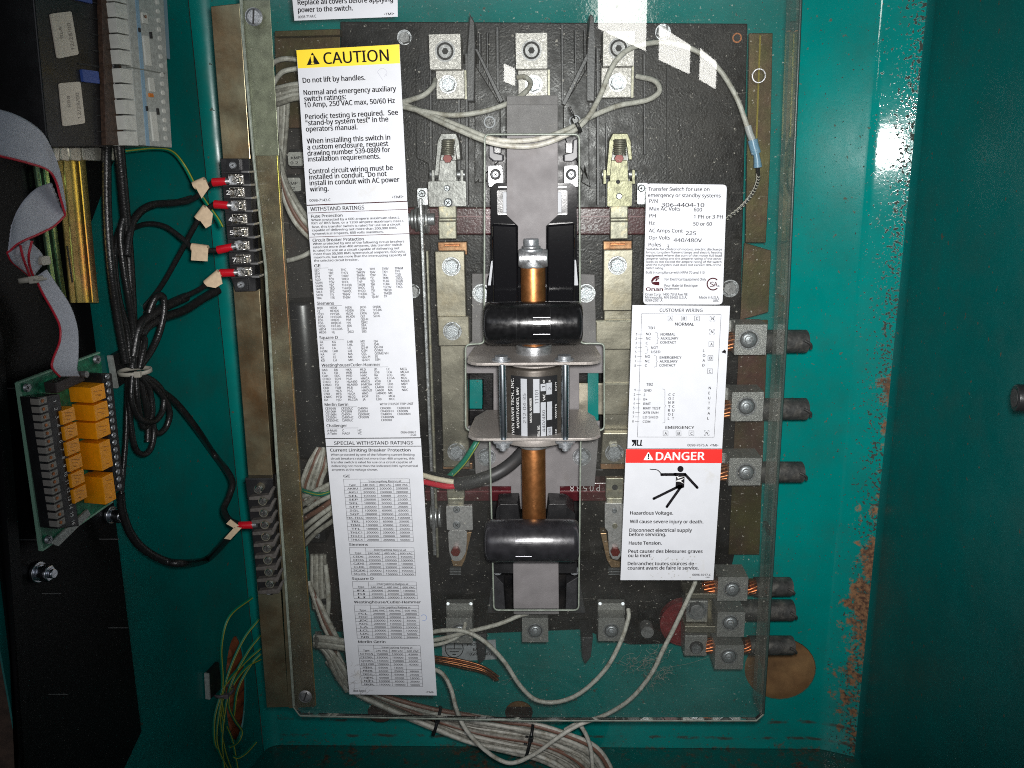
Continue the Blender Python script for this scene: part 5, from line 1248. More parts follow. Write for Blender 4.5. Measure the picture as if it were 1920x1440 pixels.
# ---- thick white bundle along the foot: individual wires
rs = random.Random(11); N_B = 17
for k in range(N_B):
    u = k/(N_B-1); o = u*46; j = lambda s=2: rs.uniform(-s, s); hh = -58-14*math.sin(u*3.1)+j(5)
    pts = [(620+j(8), 1200+o*.9, hh-18), (655+j(4), 1268+o*.55+j(), hh-8), (720+j(), 1302+o*.5+j(), hh), (800+j(), 1326+o*.75+j(), hh), (880, 1340+o*1.15+j(), hh), (950, 1350+o*1.30+j(), hh), (1000, 1358+o*1.35+j(), hh), (1062+u*-22, 1376+o*1.3+j(), hh+2), (1118-u*52, 1402+o*1.15+j(), hh), (1148-u*70, 1445+o*.7, hh-4), (1156-u*76, 1490, hh-8)]
    m = wire_brown if k in (1, 9) else (wire_dirty if k % 3 else wire_white)
    names = ['topmost', 'brown upper', 'third', 'fourth', 'fifth', 'sixth', 'seventh', 'eighth', 'middle', 'brown middle', 'eleventh', 'twelfth', 'thirteenth', 'fourteenth', 'fifteenth', 'sixteenth', 'lowest']
    wire(('brown wire, %s of the thick tied bundle below the cover' % ('upper one' if k == 1 else 'inner one')) if m is wire_brown else 'dirty white wire of the thick tied bundle below the cover', pts, r=.0021, m=m, name='bundle_wire', grp='brown wires of the foot bundle' if m is wire_brown else 'wires of the thick foot bundle', n=7, steps=5)
cable_tie('black tie round the thick foot bundle under the special ratings label', B.pt(819, 1352, -58), Vector((1, 0, -.30)), .0135, black_plastic, flat=.8, tail=False)
cable_tie('black tie round the thick foot bundle near the bottom of the frame', B.pt(990, 1390, -58), Vector((1, 0, -.25)), .0190, black_plastic, flat=.7, tail=False)
# ---- vertical run behind the left bracket
ORD = ['first', 'second', 'third', 'fourth', 'fifth', 'sixth', 'seventh', 'eighth', 'ninth']
def runs(group, lab, ptsf, n, r, mats, name='harness_wire', steps=5):
    side = 'from the left' if 'upright' in group or 'ribbon' in group or 'loom' in group or 'slanting' in group or 'drooping' in group or 'sweeping' in group else 'from the top'
    for k in range(n):
        m = mats[k % len(mats)]
        wire((lab[0] if m is not wire_brown else lab[1])+', %s %s' % (ORD[k], side), ptsf(k, k/(max(1, n-1))), r=r, m=m, name=name, grp=group if m is not wire_brown else group+', brown', n=7, steps=steps)
rs = random.Random(4); jj = lambda s=2: rs.uniform(-s, s)
runs('white wires at the top left', ['white wire bunched between the bracket and the caution label', 'x'], lambda k, u: [(500, 170+u*28+jj(), -42), (525, 166+u*26+jj(), -30), (560, 158+u*24+jj(), -26), (620, 160+u*24, -26), (700, 180+u*14, -30), (745, 190+u*8, -34)], 6, .0020, [wire_white, wire_dirty])
wire('white wire arching above the top left bunch', [(505, 130, -50), (515, 116, -46), (535, 110, -44), (560, 112, -46)])
wire('second white arch just below the topmost arch', [(510, 165, -50), (518, 148, -46), (532, 134, -44), (560, 128, -46)])
runs('upright white wires at the left', ['white wire dropping behind the bracket beside the caution label', 'x'], lambda k, u: [(522+u*18, 190, -50), (521+u*16, 240, -50), (519+u*13, 300, -52), (522+u*10, 345, -55), (530+u*12, 380, -58)], 4, .0018, [wire_white, wire_dirty])
runs('sweeping wires at the left', ['white wire sweeping down right behind the withstand label', 'brown wire sweeping down right behind the withstand label'], lambda k, u: [(518+u*4, 290-u*10, -46), (524+u*8, 330, -42), (536+u*14, 380-u*12, -40), (556+u*18, 420-u*14, -40), (590+u*18, 455-u*8, -44)], 4, .0021, [wire_white, wire_brown, wire_white, wire_dirty])
wire('white wire curving up behind the middle of the bracket', [(530, 490, -50), (550, 486, -46), (572, 478, -44), (600, 460, -46)])
runs('loom left of the special label', ['white wire of the loom beside the special ratings label', 'brown wire of the loom beside the special ratings label'], lambda k, u: [(596+u*18+jj(), 842+jj(4), -46), (580+u*34+jj(), 870, -40), (566+u*34+jj(), 905, -42), (556+u*40+jj(), 945, -50)], 9, .0021, [wire_white, wire_dirty, wire_brown, wire_white, wire_dirty])
runs('cross wires left of the special label', ['white wire slanting from the bracket to the special ratings label', 'brown wire slanting from the bracket to the special ratings label'], lambda k, u: [(556+u*14, 935+u*88, -44), (575+u*10, 928+u*78, -36), (600, 916+u*76+jj(3), -32), (630, 900+u*70+jj(3), -30), (660, 890+u*60, -34)], 7, .0021, [wire_white, wire_dirty, wire_white, wire_brown, wire_white])
t = thing('earth_wire', 'green and yellow earth wire arching beside the special ratings label', 'wire', B.pt(580, 920, -34))
Pe = W(B, [(558, 915, -44), (575, 922, -34), (600, 927, -30), (625, 920, -30)]); MB().tube(Pe, .0019).build('insulation', wire_green, t); MB().tube([p+Vector((0, -.0016, .0006)) for p in Pe], .0005, n=5).build('tracer', wire_yellow, t)
runs('tied ribbon of wires at the left', ['white wire of the flat tied ribbon left of the special label', 'x'], lambda k, u: [(586+u*22, 1040, -52), (586+u*23, 1090, -52), (590+u*22, 1140, -54)], 6, .0020, [wire_white, wire_dirty])
cable_tie('black tie on the flat ribbon of wires left of the special label', B.pt(601, 1124, -52), Vector((.05, 0, -1)), .0065, black_plastic, flat=.5, tail=False)
wire('single white wire hanging in front of the flat ribbon', [(610, 1058, -44), (614, 1090, -42), (616, 1130, -42), (613, 1165, -44)], r=.0021)
runs('slanting wires at the lower left', ['white wire slanting down to the lower left tie', 'brown wire slanting down to the lower left tie'], lambda k, u: [(578+u*5, 1090+u*16, -48), (592+u*7, 1130, -42), (608+u*10, 1175-u*6, -38), (622+u*12, 1200, -40)], 3, .0022, [wire_white, wire_brown, wire_white])
runs('level wires at the lower left', ['white wire leaving the lower left tie toward the special label', 'x'], lambda k, u: [(590, 1194+u*16, -40), (615, 1196+u*16, -34), (650, 1202+u*14, -32), (690, 1206+u*10, -34)], 4, .0022, [wire_white, wire_dirty])
runs('drooping dirty wires at the lower left', ['dirty white wire drooping to the foot of the special label', 'x'], lambda k, u: [(592+u*6, 1205, -50), (612+u*14, 1225+jj(3), -46), (628+u*22, 1262+jj(3), -48), (650+u*24, 1296, -54)], 6, .0018, [wire_dirty, wire_white])
cable_tie('grubby tie gathering the wires at the lower left of the cover', B.pt(597, 1200, -42), Vector((1, 0, -.1)), .0068, mat('grubby nylon', (.12, .115, .10), .6), flat=.8, tail=True)
# ---- copper earth strands and label
t = thing('earth_strap', 'frayed bare copper strands ending below the earth label', 'copper strands', B.pt(880, 1250, -70)); mb = MB(); rs = random.Random(9)
for k in range(16):
    o = rs.uniform(-9, 9); h = -74+rs.uniform(-4, 4)
    mb.tube(W(B, [(780, 1232+o*.6, h-6), (830, 1238+o*.8, h), (872, 1246+o, h), (908, 1256+o*.8, h+2), (930+rs.uniform(-4, 6), 1272+o*.5, h)]), .0010, n=6, steps=5)
mb.build('strands', copper_dull, t)
q_ = [(828, 1206), (929, 1200), (932, 1236), (830, 1241)]
el = thing('earth_label', 'grey white protective earth label on the teal back behind the wires', 'label', B.pt(880, 1240, BACK))
pl = MB().prism(B, q_, -113.6, -114.8).build('plate', mat('dusty label', (.36, .38, .40), .6, var=.2, vscale=60), el)
s = Sheet(B, -113.4, (560, 1100, 3.4286), q_)
s.ring(1000, 398, 60, 55); s.line(1000, 360, 1000, 398, 1.6); s.line(950, 400, 1050, 400, 1.6); s.line(970, 418, 1030, 418, 1.6); s.line(988, 436, 1012, 436, 1.6)
for b_, *c in (('PROTECTIVE', 1085, 382, 1240, 378), ('EARTH', 1122, 412, 1205, 410), ('(GROUND)', 1100, 442, 1240, 440)): s.t(b_, *c, 5.6, .02)
finish(s, pl)
# cobwebs
rs = random.Random(2); mb = MB(); web_m = mat('dusty cobweb', (.30, .30, .26), .9)
for k in range(120):
    cx, cy = rs.choice(((1210, 1245), (1235, 1225), (1190, 1248), (1250, 1258), (1225, 1275))); a = rs.uniform(0, 6.3); l = rs.uniform(5, 20)
    x, y, h = cx+rs.gauss(0, 9), cy+rs.gauss(0, 8), -40+rs.gauss(0, 5)
    mb.tube([B.pt(x, y, h), B.pt(x+l*math.cos(a)*.5+rs.uniform(-4, 4), y+l*math.sin(a)*.5+rs.uniform(-4, 4), h), B.pt(x+l*math.cos(a), y+l*math.sin(a), h-2)], .00013, n=3, steps=3)
for x0, y0, x1, y1 in ((1245, 1252, 1330, 1232), (935, 1278, 975, 1262), (1150, 1240, 1190, 1250), (945, 1285, 972, 1255)): mb.tube([B.pt(x0, y0, -40), B.pt((x0+x1)/2, (y0+y1)/2+3, -42), B.pt(x1, y1, -40)], .00012, n=3)
o = mb.build('cobweb', web_m, None); tag(o, 'dusty cobweb clinging to the long loose wire', 'cobweb'); o['kind'] = 'stuff'
# ------------------------------------------------------------------ terminal strips on the bracket
def ring_terminal(x0, x1, y0, y1, h, lab, tail_pts, flag_pts, r=.0020, flag2=None):
    """red crimp with its lead and marker"""
    t = thing('terminal_lead', lab, 'lead', B.pt(x0, y0, h), 'black leads with red crimps')
    a, b = B.pt(x0, y0, h), B.pt(x1, y1, h)
    MB().cyl(a, b, .0031, .0028, n=18, edge=.0004).build('red_sleeve', red_vinyl, t)
    MB().cyl(b, b+(b-a)*.28, .0022, .0017, n=12).build('barrel', steel, t)
    c = b+(b-a)*.45; MB().cyl(c+Vector((0, .0012, 0)), c+Vector((0, .0004, 0)), .0036, n=18).build('ring', steel, t)
    P = [B.pt(*p) if len(p) == 3 else p for p in tail_pts]; MB().tube(P+[a], r, n=10).build('lead_wire', wire_black, t)
    fl = MB().prism(B, flag_pts, h+5, h+4.4).build('marker', beige, t)
    c = [(flag_pts[0][0]+flag_pts[-1][0])/2, (flag_pts[0][1]+flag_pts[-1][1])/2]
    p0, p1 = flag_pts[0], flag_pts[1]
    MB().tube([B.pt(p0[0], p0[1]+2, h+2), B.pt(p1[0], p1[1]+2, h+2)], .0029, n=12).build('marker_fold', beige, t)
    return t
def slope_pt(t_, e): pass
bright = mat('bright nickel', (.74, .71, .64), .26, 1.0, var=.3, vscale=400, bump=.6, bscale=700)
up_ = thing('terminal_strip', 'eight way black terminal strip high on the bracket with numbered screws', 'terminal strip', B.pt(440, 545, 0), 'barrier terminal strips')
def sx(y, x): return x+(y-300)*.092
MB().prism(B, [(412, 297), (466, 297), (480, 546), (441, 547), (432, 520)], 4, -8).build('body', black_plastic, up_, .6)
ys = [337, 361, 386, 411, 436, 462, 487, 511]
for i in range(9):
    y = 324+i*24.6; x = sx(y, 413)
    MB().prism(B, [(x, y-1.5), (x+38, y-3), (x+38, y), (x, y+2)], 13, 3).build('barrier', black_plastic, up_, .2)
    MB().prism(B, [(x+38, y-3.5), (x+52, y-4), (x+52, y+.5), (x+38, y)], 15, 3).build('barrier_tip', mat('worn grey edge', (.12, .12, .12), .3), up_, .4)
for i, y in enumerate(ys):
    x = sx(y, 436)
    MB().rect(B, x-11, y-9.5, x+16, y+9.5, 5.2, 4, 2).build('saddle', bright, up_, .3)
    for dy in (-6.5, 6.5): MB().tube([B.pt(x-9, y+dy, 5.4), B.pt(x+3, y+dy*.75, 7), B.pt(x+14, y+dy, 5.4)], .0007, n=6).build('clamp_edge', bright, up_)
    screw(up_, B, x+1, y, 8, 5.2, a0=.5+i*.7, cross=False, rise=2.6, m=bright)
sn = Sheet(B, 4.2)
for ch, i in (('2', 1), ('4', 3), ('5', 4), ('7', 6)): y = ys[i]; sn.t(ch, sx(y, 419), y+4, sx(y, 425.5), y+4, 7.5, .02)
finish(sn, up_, 'number', white_ink)
for x, y in ((436, 310), (451, 534)): MB().rect(B, x-12, y-12, x+13, y+10, 7, 4, 2).build('end_block', black_plastic, up_, .5); screw(up_, B, x, y, 6.5, 7, a0=.4, rise=2.2)
lo = thing('terminal_strip', 'dusty terminal strip low on the bracket, beside the special ratings label', 'terminal strip', B.pt(500, 1110, 0), 'barrier terminal strips')
MB().prism(B, [(459, 897), (511, 897), (524, 1106), (510, 1116), (484, 1112), (472, 1000)], 2, -8).build('body', black_plastic, lo, .6)
dusty_blk = mat('dusty black moulding', (.075, .068, .062), .7, var=.3, vscale=200)
for i in range(9):
    y = 928+i*22.0; x = 462+(y-900)*.098
    a = B.pt(x, y+8, 1); 
    MB().prism(B, [(x+2, y+4), (x+38, y), (x+44, y-12), (x+48, y-10), (x+41, y+9), (x+2, y+10)], 7, 1).build('barrier', dusty_blk, lo, .3)
for i in range(9):
    y = 918+i*22.2; x = 484+(y-918)*.088+(6 if i else 0); screw(lo, B, x, y, 7.0 if i else 8, 8.5, a0=.5+i*.5, rise=2.2, m=bright); MB().ngon(B, x, y, 8.2, 8.5, 2).build('saddle', gold_clip, lo)
screw(lo, B, 503, 1110, 6, 3, rise=2)
# ---- leads of the upper strip
j0 = lambda x, y, h: B.pt(x, y, h)
ring_terminal(399, 424, 342, 340, 8, 'black lead on the topmost screw, its tan marker bent upward', [(245, 425, -10), (270, 395, -6), (310, 380, -2), (350, 378, 0), (378, 362, 4)], [(364, 346), (385, 337), (392, 352), (378, 372)])
ring_terminal(402, 428, 383, 385, 8, 'black lead on the third screw, with a drooping tan marker', [(262, 585, -10), (300, 540, -8), (335, 480, -4), (362, 430, 2), (380, 400, 5)], [(371, 408), (387, 387), (399, 401), (396, 422), (386, 428)])
ring_terminal(408, 436, 469, 463, 8, 'black lead on the sixth screw, its tan marker lying level', [(245, 430, -10), (275, 420, -6), (310, 425, -4), (345, 450, 0), (365, 468, 4), (390, 470, 7)], [(360, 461), (390, 465), (389, 490), (358, 488)])
ring_terminal(413, 440, 512, 511, 8, 'thick black lead on the lowest screw with a bright sheen', [(262, 590, -10), (300, 575, -6), (345, 556, -2), (378, 540, 3)], [(387, 530), (412, 509), (417, 532), (404, 540), (388, 537)])
t = thing('terminal_lead', 'black lead with two tan markers on the lower strip, fed by the long hanging wire', 'lead', B.pt(446, 985, 6), 'black leads with red crimps')
a, b = B.pt(448, 985, 6), B.pt(474, 984, 6)
MB().cyl(a, b, .0030, n=18, edge=.0004).build('red_sleeve', red_vinyl, t); MB().cyl(b, b+(b-a)*.3, .0022, n=12).build('barrel', steel, t)
for fp in ([(424, 982), (432, 974), (448, 986), (438, 990)], [(440, 988), (453, 990), (432, 1012), (420, 1010)]): MB().prism(B, fp, 12, 11.4).build('marker', beige, t)
# ------------------------------------------------------------------ black loom on the side wall
GL = 'black wires of the side loom'
def lw(lab, pts, r=.0026, f=L, **k): return wire(lab, pts, r=r, m=wire_black, f=f, name='loom_wire', grp=GL, n=10, steps=8, **k)
lw('left of two long black twisted wires beside the relay racks', [(193, -30, 26), (199, 80, 26), (203, 180, 26), (200, 300, 26), (201, 400, 24), (208, 500, 24), (220, 590, 22), (236, 680, 22)], r=.0032)
lw('right of two long black twisted wires beside the relay racks', [(198, -30, 36), (207, 60, 36), (214, 160, 36), (222, 260, 34), (231, 360, 30), (240, 460, 26), (246, 560, 24), (250, 660, 22), (248, 690, 22)], r=.0036)
lw('black wire bowing out left in the middle of the loom', [(238, 405, 26), (222, 440, 22), (214, 490, 22), (222, 560, 22), (238, 620, 22), (244, 680, 22)])
lw('black wire bowing right in the middle of the loom', [(235, 400, 28), (226, 440, 26), (232, 500, 26), (242, 560, 26), (250, 620, 24), (250, 690, 22)])
wire('black wire looping over the loom above the white tie', [B.pt(*p) if False else L.pt(*p) for p in ((262, 688, 26), (285, 655, 28), (300, 620, 30), (308, 580, 32), (305, 556, 32), (290, 560, 30), (275, 600, 26), (262, 640, 24), (256, 690, 22))], r=.0026, m=wire_black, grp=GL, name='loom_wire', n=10)
lw('upper of two thick wires running right from the loom', [(250, 668, 24), (262, 612, 26), (285, 590, 28), (315, 572, 30), (350, 556, 34)], r=.0034)
lw('lower of two thick wires, cut short below the lowest marker', [(255, 670, 24), (270, 620, 26), (300, 598, 28), (345, 582, 32), (380, 560, 36), (410, 543, 42)], r=.0034)
lw('black wire following the green wire to the topmost marker', [(238, 480, 30), (245, 430, 30), (258, 402, 30), (285, 384, 32), (330, 380, 38), (360, 372, 44)])
lw('small black loop beside the head of the white tie', [(262, 690, 26), (268, 662, 28), (272, 640, 30), (268, 630, 30)], r=.0022)
wire('longest black wire, arcing right from the tie to the lower strip', [L.pt(262, 700, 26), L.pt(290, 724, 26), L.pt(330, 755, 26), L.pt(370, 805, 26), B.pt(400, 850, -60), B.pt(424, 880, -40), B.pt(436, 905, -28), B.pt(430, 930, -20), B.pt(420, 955, -10), B.pt(430, 975, 2), B.pt(448, 984, 6)], r=.0026, m=wire_black, grp=GL, name='loom_wire', n=10)
wire('black wire hanging in a deep curve below the relay board', [L.pt(226, 925, 20), L.pt(230, 960, 20), L.pt(245, 1000, 22), L.pt(270, 1030, 26), L.pt(310, 1052, 32), L.pt(345, 1056, 40), B.pt(385, 1050, -40), B.pt(408, 1030, -20), B.pt(426, 1010, 2), B.pt(436, 1000, 6)], r=.0030, m=wire_black, grp=GL, name='loom_wire', n=10)
lw('thin black wire dropping along the edge of the relay board', [(240, 700, 22), (238, 760, 20), (236, 820, 20), (232, 870, 20), (227, 930, 20)], r=.0020)
for k, (lab, pts) in enumerate((('outermost coil of the black wire below the tie', [(244, 702, 24), (243, 770, 22), (252, 835, 22), (268, 852, 22), (284, 838, 24), (288, 800, 24), (274, 750, 24), (262, 706, 24)]),
    ('wide coil of black wire under the tie', [(248, 704, 28), (247, 750, 28), (262, 784, 28), (288, 790, 28), (305, 770, 28), (306, 738, 28), (290, 716, 28), (264, 702, 26)]),
    ('inner coil of black wire under the tie', [(255, 704, 26), (258, 750, 26), (268, 800, 24), (280, 790, 24), (286, 770, 26), (280, 730, 26), (262, 704, 26)]),
    ('coil of black wire swinging widest to the right', [(262, 702, 26), (300, 735, 28), (318, 770, 28), (312, 800, 26), (294, 812, 24), (280, 780, 24)]),
    ('cut tail of black wire hanging straight below the tie', [(262, 704, 24), (270, 745, 24), (277, 790, 22), (277, 828, 22)]))):
    lw(lab, pts, r=.0022)
cable_tie('white nylon tie gathering the black loom above the coils', L.pt(253, 696, 24), Vector((.02, 0, -1)), .0105, nylon, flat=1.0, tail=False)
t = thing('tie_mount', 'square black adhesive tie mount behind the loom', 'tie mount', L.pt(225, 690, 2)); MB().prism(L, [(210, 668), (228, 657), (262, 700), (220, 728)], 5, 1).build('base', black_plastic, t, .5); MB().prism(L, [(210, 668), (212, 666), (223, 726), (220, 728)], 5.3, 1).build('foam_edge', offwhite2, t)
t = thing('tie_mount', 'square black tie mount holding the green wires', 'tie mount', L.pt(400, 1280, 2)); MB().prism(L, [(391, 1264), (411, 1241), (416, 1290), (394, 1312)], 5, 1).build('base', black_plastic, t, .5)
MB().prism(L, [(391, 1264), (392.5, 1262), (395, 1310), (393.5, 1312)], 5.3, 1).build('foam_edge', offwhite2, t)
# green and yellow wire from the rack
def gy(lab, pts, r=.0017, f=L, grp='green and yellow earth wires', off=(.0012, -.0013, 0)):
    P = catmull([p if isinstance(p, Vector) else f.pt(*p) for p in pts], 6); t = thing('earth_wire', lab, 'wire', P[0], grp)
    MB().tube(P, r, n=7, steps=1).build('insulation', wire_green, t); MB().tube([p+Vector(off) for p in P], r*.42, n=4, steps=1).build('tracer', wire_yellow, t)
gy('green and yellow wire sloping from the rack to the upper strip', [(235, 283, 30), (290, 278, 30), (322, 284, 30), (345, 310, 32), B.pt(368, 352, -20), B.pt(390, 385, -10), B.pt(408, 410, -4), B.pt(416, 425, -2)], r=.0015)
rs = random.Random(21)
paths = [[(472, 1120, 30), (430, 1155, 22), (415, 1210, 16), (417, 1270, 14), (414, 1340, 12)],
 [(485, 1160, 40), (455, 1200, 26), (425, 1270, 16), (408, 1350, 12), (408, 1400, 12), (432, 1450, 12)],
 [(488, 1190, 40), (462, 1225, 28), (430, 1290, 16), (416, 1380, 12), (420, 1440, 12)],
 [(488, 1215, 40), (460, 1240, 26), (428, 1275, 18), (415, 1300, 14), (420, 1350, 12), (416, 1345, 12), (412, 1330, 12)],
 [(488, 1235, 36), (462, 1250, 26), (436, 1285, 18), (428, 1320, 14), (440, 1350, 14), (453, 1370, 14), (446, 1390, 12), (430, 1400, 12)],
 [(488, 1225, 38), (470, 1245, 28), (446, 1290, 18), (438, 1340, 12)],
 [(414, 1300, 14), (402, 1345, 10), (402, 1390, 10), (412, 1410, 8)],
 [(420, 1300, 12), (412, 1340, 10), (420, 1400, 10), (436, 1450, 10)],
 [(480, 1390, 30), (462, 1410, 24), (446, 1420, 16), (436, 1418, 10)],
 [(424, 1360, 10), (436, 1390, 10), (445, 1440, 10)]]
labs = ['outermost green and yellow wire, arching high above the others', 'green and yellow wire running the full drop to the frame edge', 'green and yellow wire crossing the oval hole', 'green and yellow wire folding back under the mount', 'green and yellow wire with a loop at the foot of the oval hole', 'short green and yellow wire slanting over the conduit', 'green and yellow wire bowing furthest left', 'green and yellow wire hanging straight under the mount', 'stray green and yellow end curling up at the bottom', 'short green and yellow tail at the bottom of the hole']
for p, lb in zip(paths, labs): gy(lb, [(x, y, h*.5+2) for x, y, h in p], r=.0013)
cable_tie('grey tie round the green and yellow wires', L.pt(420, 1296, 9), Vector((.1, 0, -1)), .008, mat('grey tie', (.12, .10, .11), .5), tail=False)
# ------------------------------------------------------------------ inner black door panel
dp = thing('door_panel', 'black painted inner panel carrying the relay racks', 'panel', L.pt(200, 1370, 0))
blk = mat('satin black panel', (.0045, .0045, .005), .45, spec=.25)
MB().prism(L, [(-160, -80), (215, -80), (214, 300), (170, 420), (168, 560), (178, 640), (220, 1000), (265, 1372), (205, 1500), (52, 1500), (8, 1120), (-20, 900), (-160, 700)], 1.8, .3).build('sheet', blk, dp)
MB().prism(L, [(-20, 540), (6, 640), (56, 1260), (40, 1500), (52, 1500), (24, 1120), (-8, 700)], 6, 1.8).build('edge', blk, dp)
for x, y in ((97, 1113), (222, 1177), (110, 1302), (15, 728), (55, 1012), (205, 1011)):
    MB().prism(L, [(x-18, y-1), (x+18, y-1), (x+18, y+1), (x-18, y+1)], 2.4, 1.8).build('slot', mat('dim slot edge', (.10, .10, .10), .4), dp)
for lab, x, y, r in (('hex bolt standing alone on the black panel at lower left', 68, 1072, 20), ('bright hex bolt just below the relay board', 205, 965, 17)):
    t = thing('panel_bolt', lab, 'bolt', L.pt(x, y, 2), 'bolts on the black panel'); q = L.s(x, y)
    c = L.pt(x, y, 2); MB().cyl(c, c+L.N*.003, r*q*1.0, n=24, edge=.0006).cyl(c+L.N*.003, c+L.N*.011, r*q*.8, n=6, edge=.0008).cyl(c+L.N*.011, c+L.N*.014, r*q*.45, n=16, edge=.0006).build('head', mat('shiny bolt', (.62, .64, .68), .24, 1.0, var=.2, vscale=200, bump=.2, bscale=600), t)
# ---- DIN rails
def rail(lab, x0, x1, y0, y1, h, dx, m):
    t = thing('din_rail', lab, 'rail', L.pt(x0, y1, h), 'gold mounting rails')
    w_ = x1-x0
    for a, b, hh in ((0, .25, h), (.22, .42, h+6), (.42, .6, h+3), (.6, .8, h+3.4), (.8, 1, h+6)):
        MB().prism(L, [(x0+w_*a, y0), (x0+w_*b, y0), (x0+w_*b+dx, y1), (x0+w_*a+dx, y1)], hh, hh-1.4).build('web', m, t, .3)
    ys_ = (y0+25, y0+165) if y1-y0 > 200 else (y0+20,)
    for y in ys_:
        e = dx*(y-y0)/(y1-y0); MB().rect(L, x0+w_*.12+e, y, x0+w_*.17+e, y+70, h+6.3, h+6).build('slot', dark_slot, t)
    return t
rail('bright iridescent gold rail with slots below the relay racks', 108, 160, 296, 568, 10, 26, rail_gold)
green_rail = mat('greenish rail', (.22, .36, .22), .3, .9, var=.3, vscale=30)
for k, (x0, lab) in enumerate(((66, 'narrow greenish rail edge left of the gold rail'), (82, 'second greenish rail edge next to the gold rail'))):
    o = MB().prism(L, [(x0, 310), (x0+8, 310), (x0+44, 565), (x0+36, 565)], 7+k*2, 5).build('rail_edge', green_rail, None, .3); tag(o, lab, 'rail', 'narrow rail edges')
# ---- contactor rack
rk = thing('contactor', 'black control relay block with two cream stickers, top left', 'relay block', L.pt(75, 275, 10))
MB().prism(L, [(60, -40), (226, -40), (232, 275), (95, 276), (88, 255), (78, 150)], 34, 2).build('body', black_plastic, rk, .8)
MB().prism(L, [(190, -40), (224, -40), (232, 272), (200, 272)], 38, 34).build('terminal_side', mat('dark brown side', (.05, .028, .018), .5, var=.5, vscale=200), rk, .4)
MB().rect(L, 150, 124, 231, 127, 34.6, 34).build('joint', dark_slot, rk)
for q_, tx in (([(94, 26), (134, 21), (148, 102), (108, 110)], ('12/28/00', 'RLA')), ([(111, 156), (151, 153), (160, 231), (119, 237)], ('12/28/00', 'RBB'))):
    st = MB().prism(L, rc(q_, 4), 34.9, 34.1).build('sticker', sticker_beige, rk)
    s = Sheet(L, 35.1); s.mb = MB(); x0, y0 = q_[3]; x1, y1 = q_[0]
    def along(body, fx, f0, f1, cap):
        vs, fs, w_ = text2d(body); p = lambda u, v: L.pt(q_[3][0]+(q_[0][0]-q_[3][0])*v+(q_[2][0]-q_[3][0])*u, q_[3][1]+(q_[0][1]-q_[3][1])*v+(q_[2][1]-q_[3][1])*u, 35.1)
        s.mb.add([p(fx-y*cap/CAP/40, f0+(f1-f0)*x/w_) for x, y in vs], fs)
    along(tx[0], .85, .12, .72, 6); along(tx[1], .42, .42, .68, 5); finish(s, st, 'lettering', mat('pencil grey', (.22, .2, .18), .7))
for y0, y1, x in ((-20, 3, 142), (132, 155, 156)): MB().rect(L, x, y0, x+30, y1, 36, 34, 2).build('blue_tab', blue_tab, rk, .3)
for k in range(9):
    y = 6+k*30; MB().rect(L, 170+k*1.6, y, 200+k*1.8, y+2, 34.8, 34).build('vent', dark_slot, rk)
ax = thing('auxiliary_block', 'grey white contact block fixed to the right of the black relay', 'contact block', L.pt(250, 275, 20))
MB().prism(L, [(236, -40), (305, -40), (323, 277), (258, 272)], 44, 6).build('body', offwhite2, ax, .6)
n_ = 0
for k in range(10):
    y = -22+k*29.3+(5 if k > 4 else 0); x = 214+(y+22)*.083
    if y > 262: break
    MB().rect(L, x, y, x+22, y+26, 44, 20, 1).build('terminal_cover', offwhite, ax, .5)
MB().rect(L, 254, -30, 258, 262, 45, 44).build('blue_line', mat('pale blue line', (.20, .34, .45), .5), ax) if False else MB().prism(L, [(251, -40), (257, -40), (281, 274), (275, 273)], 44.4, 44).build('blue_line', mat('pale blue line', (.20, .32, .42), .5), ax)
MB().prism(L, [(238, 124), (310, 137), (310, 139), (238, 126)], 44.5, 44).build('joint', mat('seam grey', (.16, .17, .15), .6), ax)
for x, y, w_, h_, m in ((268, 24, 9, 20, offwhite), (281, 146, 9, 26, offwhite), (272, 68, 10, 55, offwhite), (286, 210, 10, 55, offwhite), (269, 28, 6, 6, mat('orange dot', (.5, .15, .02), .5)), (281, 175, 7, 7, mat('orange dot', (.5, .15, .02), .5)), (283, 60, 3, 12, dark_slot), (296, 203, 3, 12, dark_slot), (275, 199, 3, 9, dark_slot), (261, 52, 3, 8, dark_slot)):
    MB().rect(L, x, y, x+w_, y+h_, 45.2, 44, 1).build('marking', m, ax)
for k in range(16):
    y = 4+k*17; x = 296+y*.06; MB().ngon(L, x, y, 4.6, 44.8, 44, n=12).build('screw_cap', offwhite, ax)
o = MB().prism(L, [(302, -40), (311, -40), (319, 111), (306, 107)], 30, 28).build('blue_card', mat('pale blue card', (.20, .30, .36), .6), None); tag(o, 'pale blue card edge behind the grey white contact block', 'card')
t = thing('rail_clamp', 'silvery end clamp under the relay rack', 'clamp', L.pt(160, 300, 10))
for a, b in ((100, 112), (112, 130), (130, 152), (154, 188), (208, 224)): MB().prism(L, [(a, 277), (b-1, 276), (b, 302), (a+3, 300)], 20+(b % 3), 6).build('segment', mat('clamp metal', (.70, .68, .60), .35, .8, var=.2, vscale=120), t, .5)
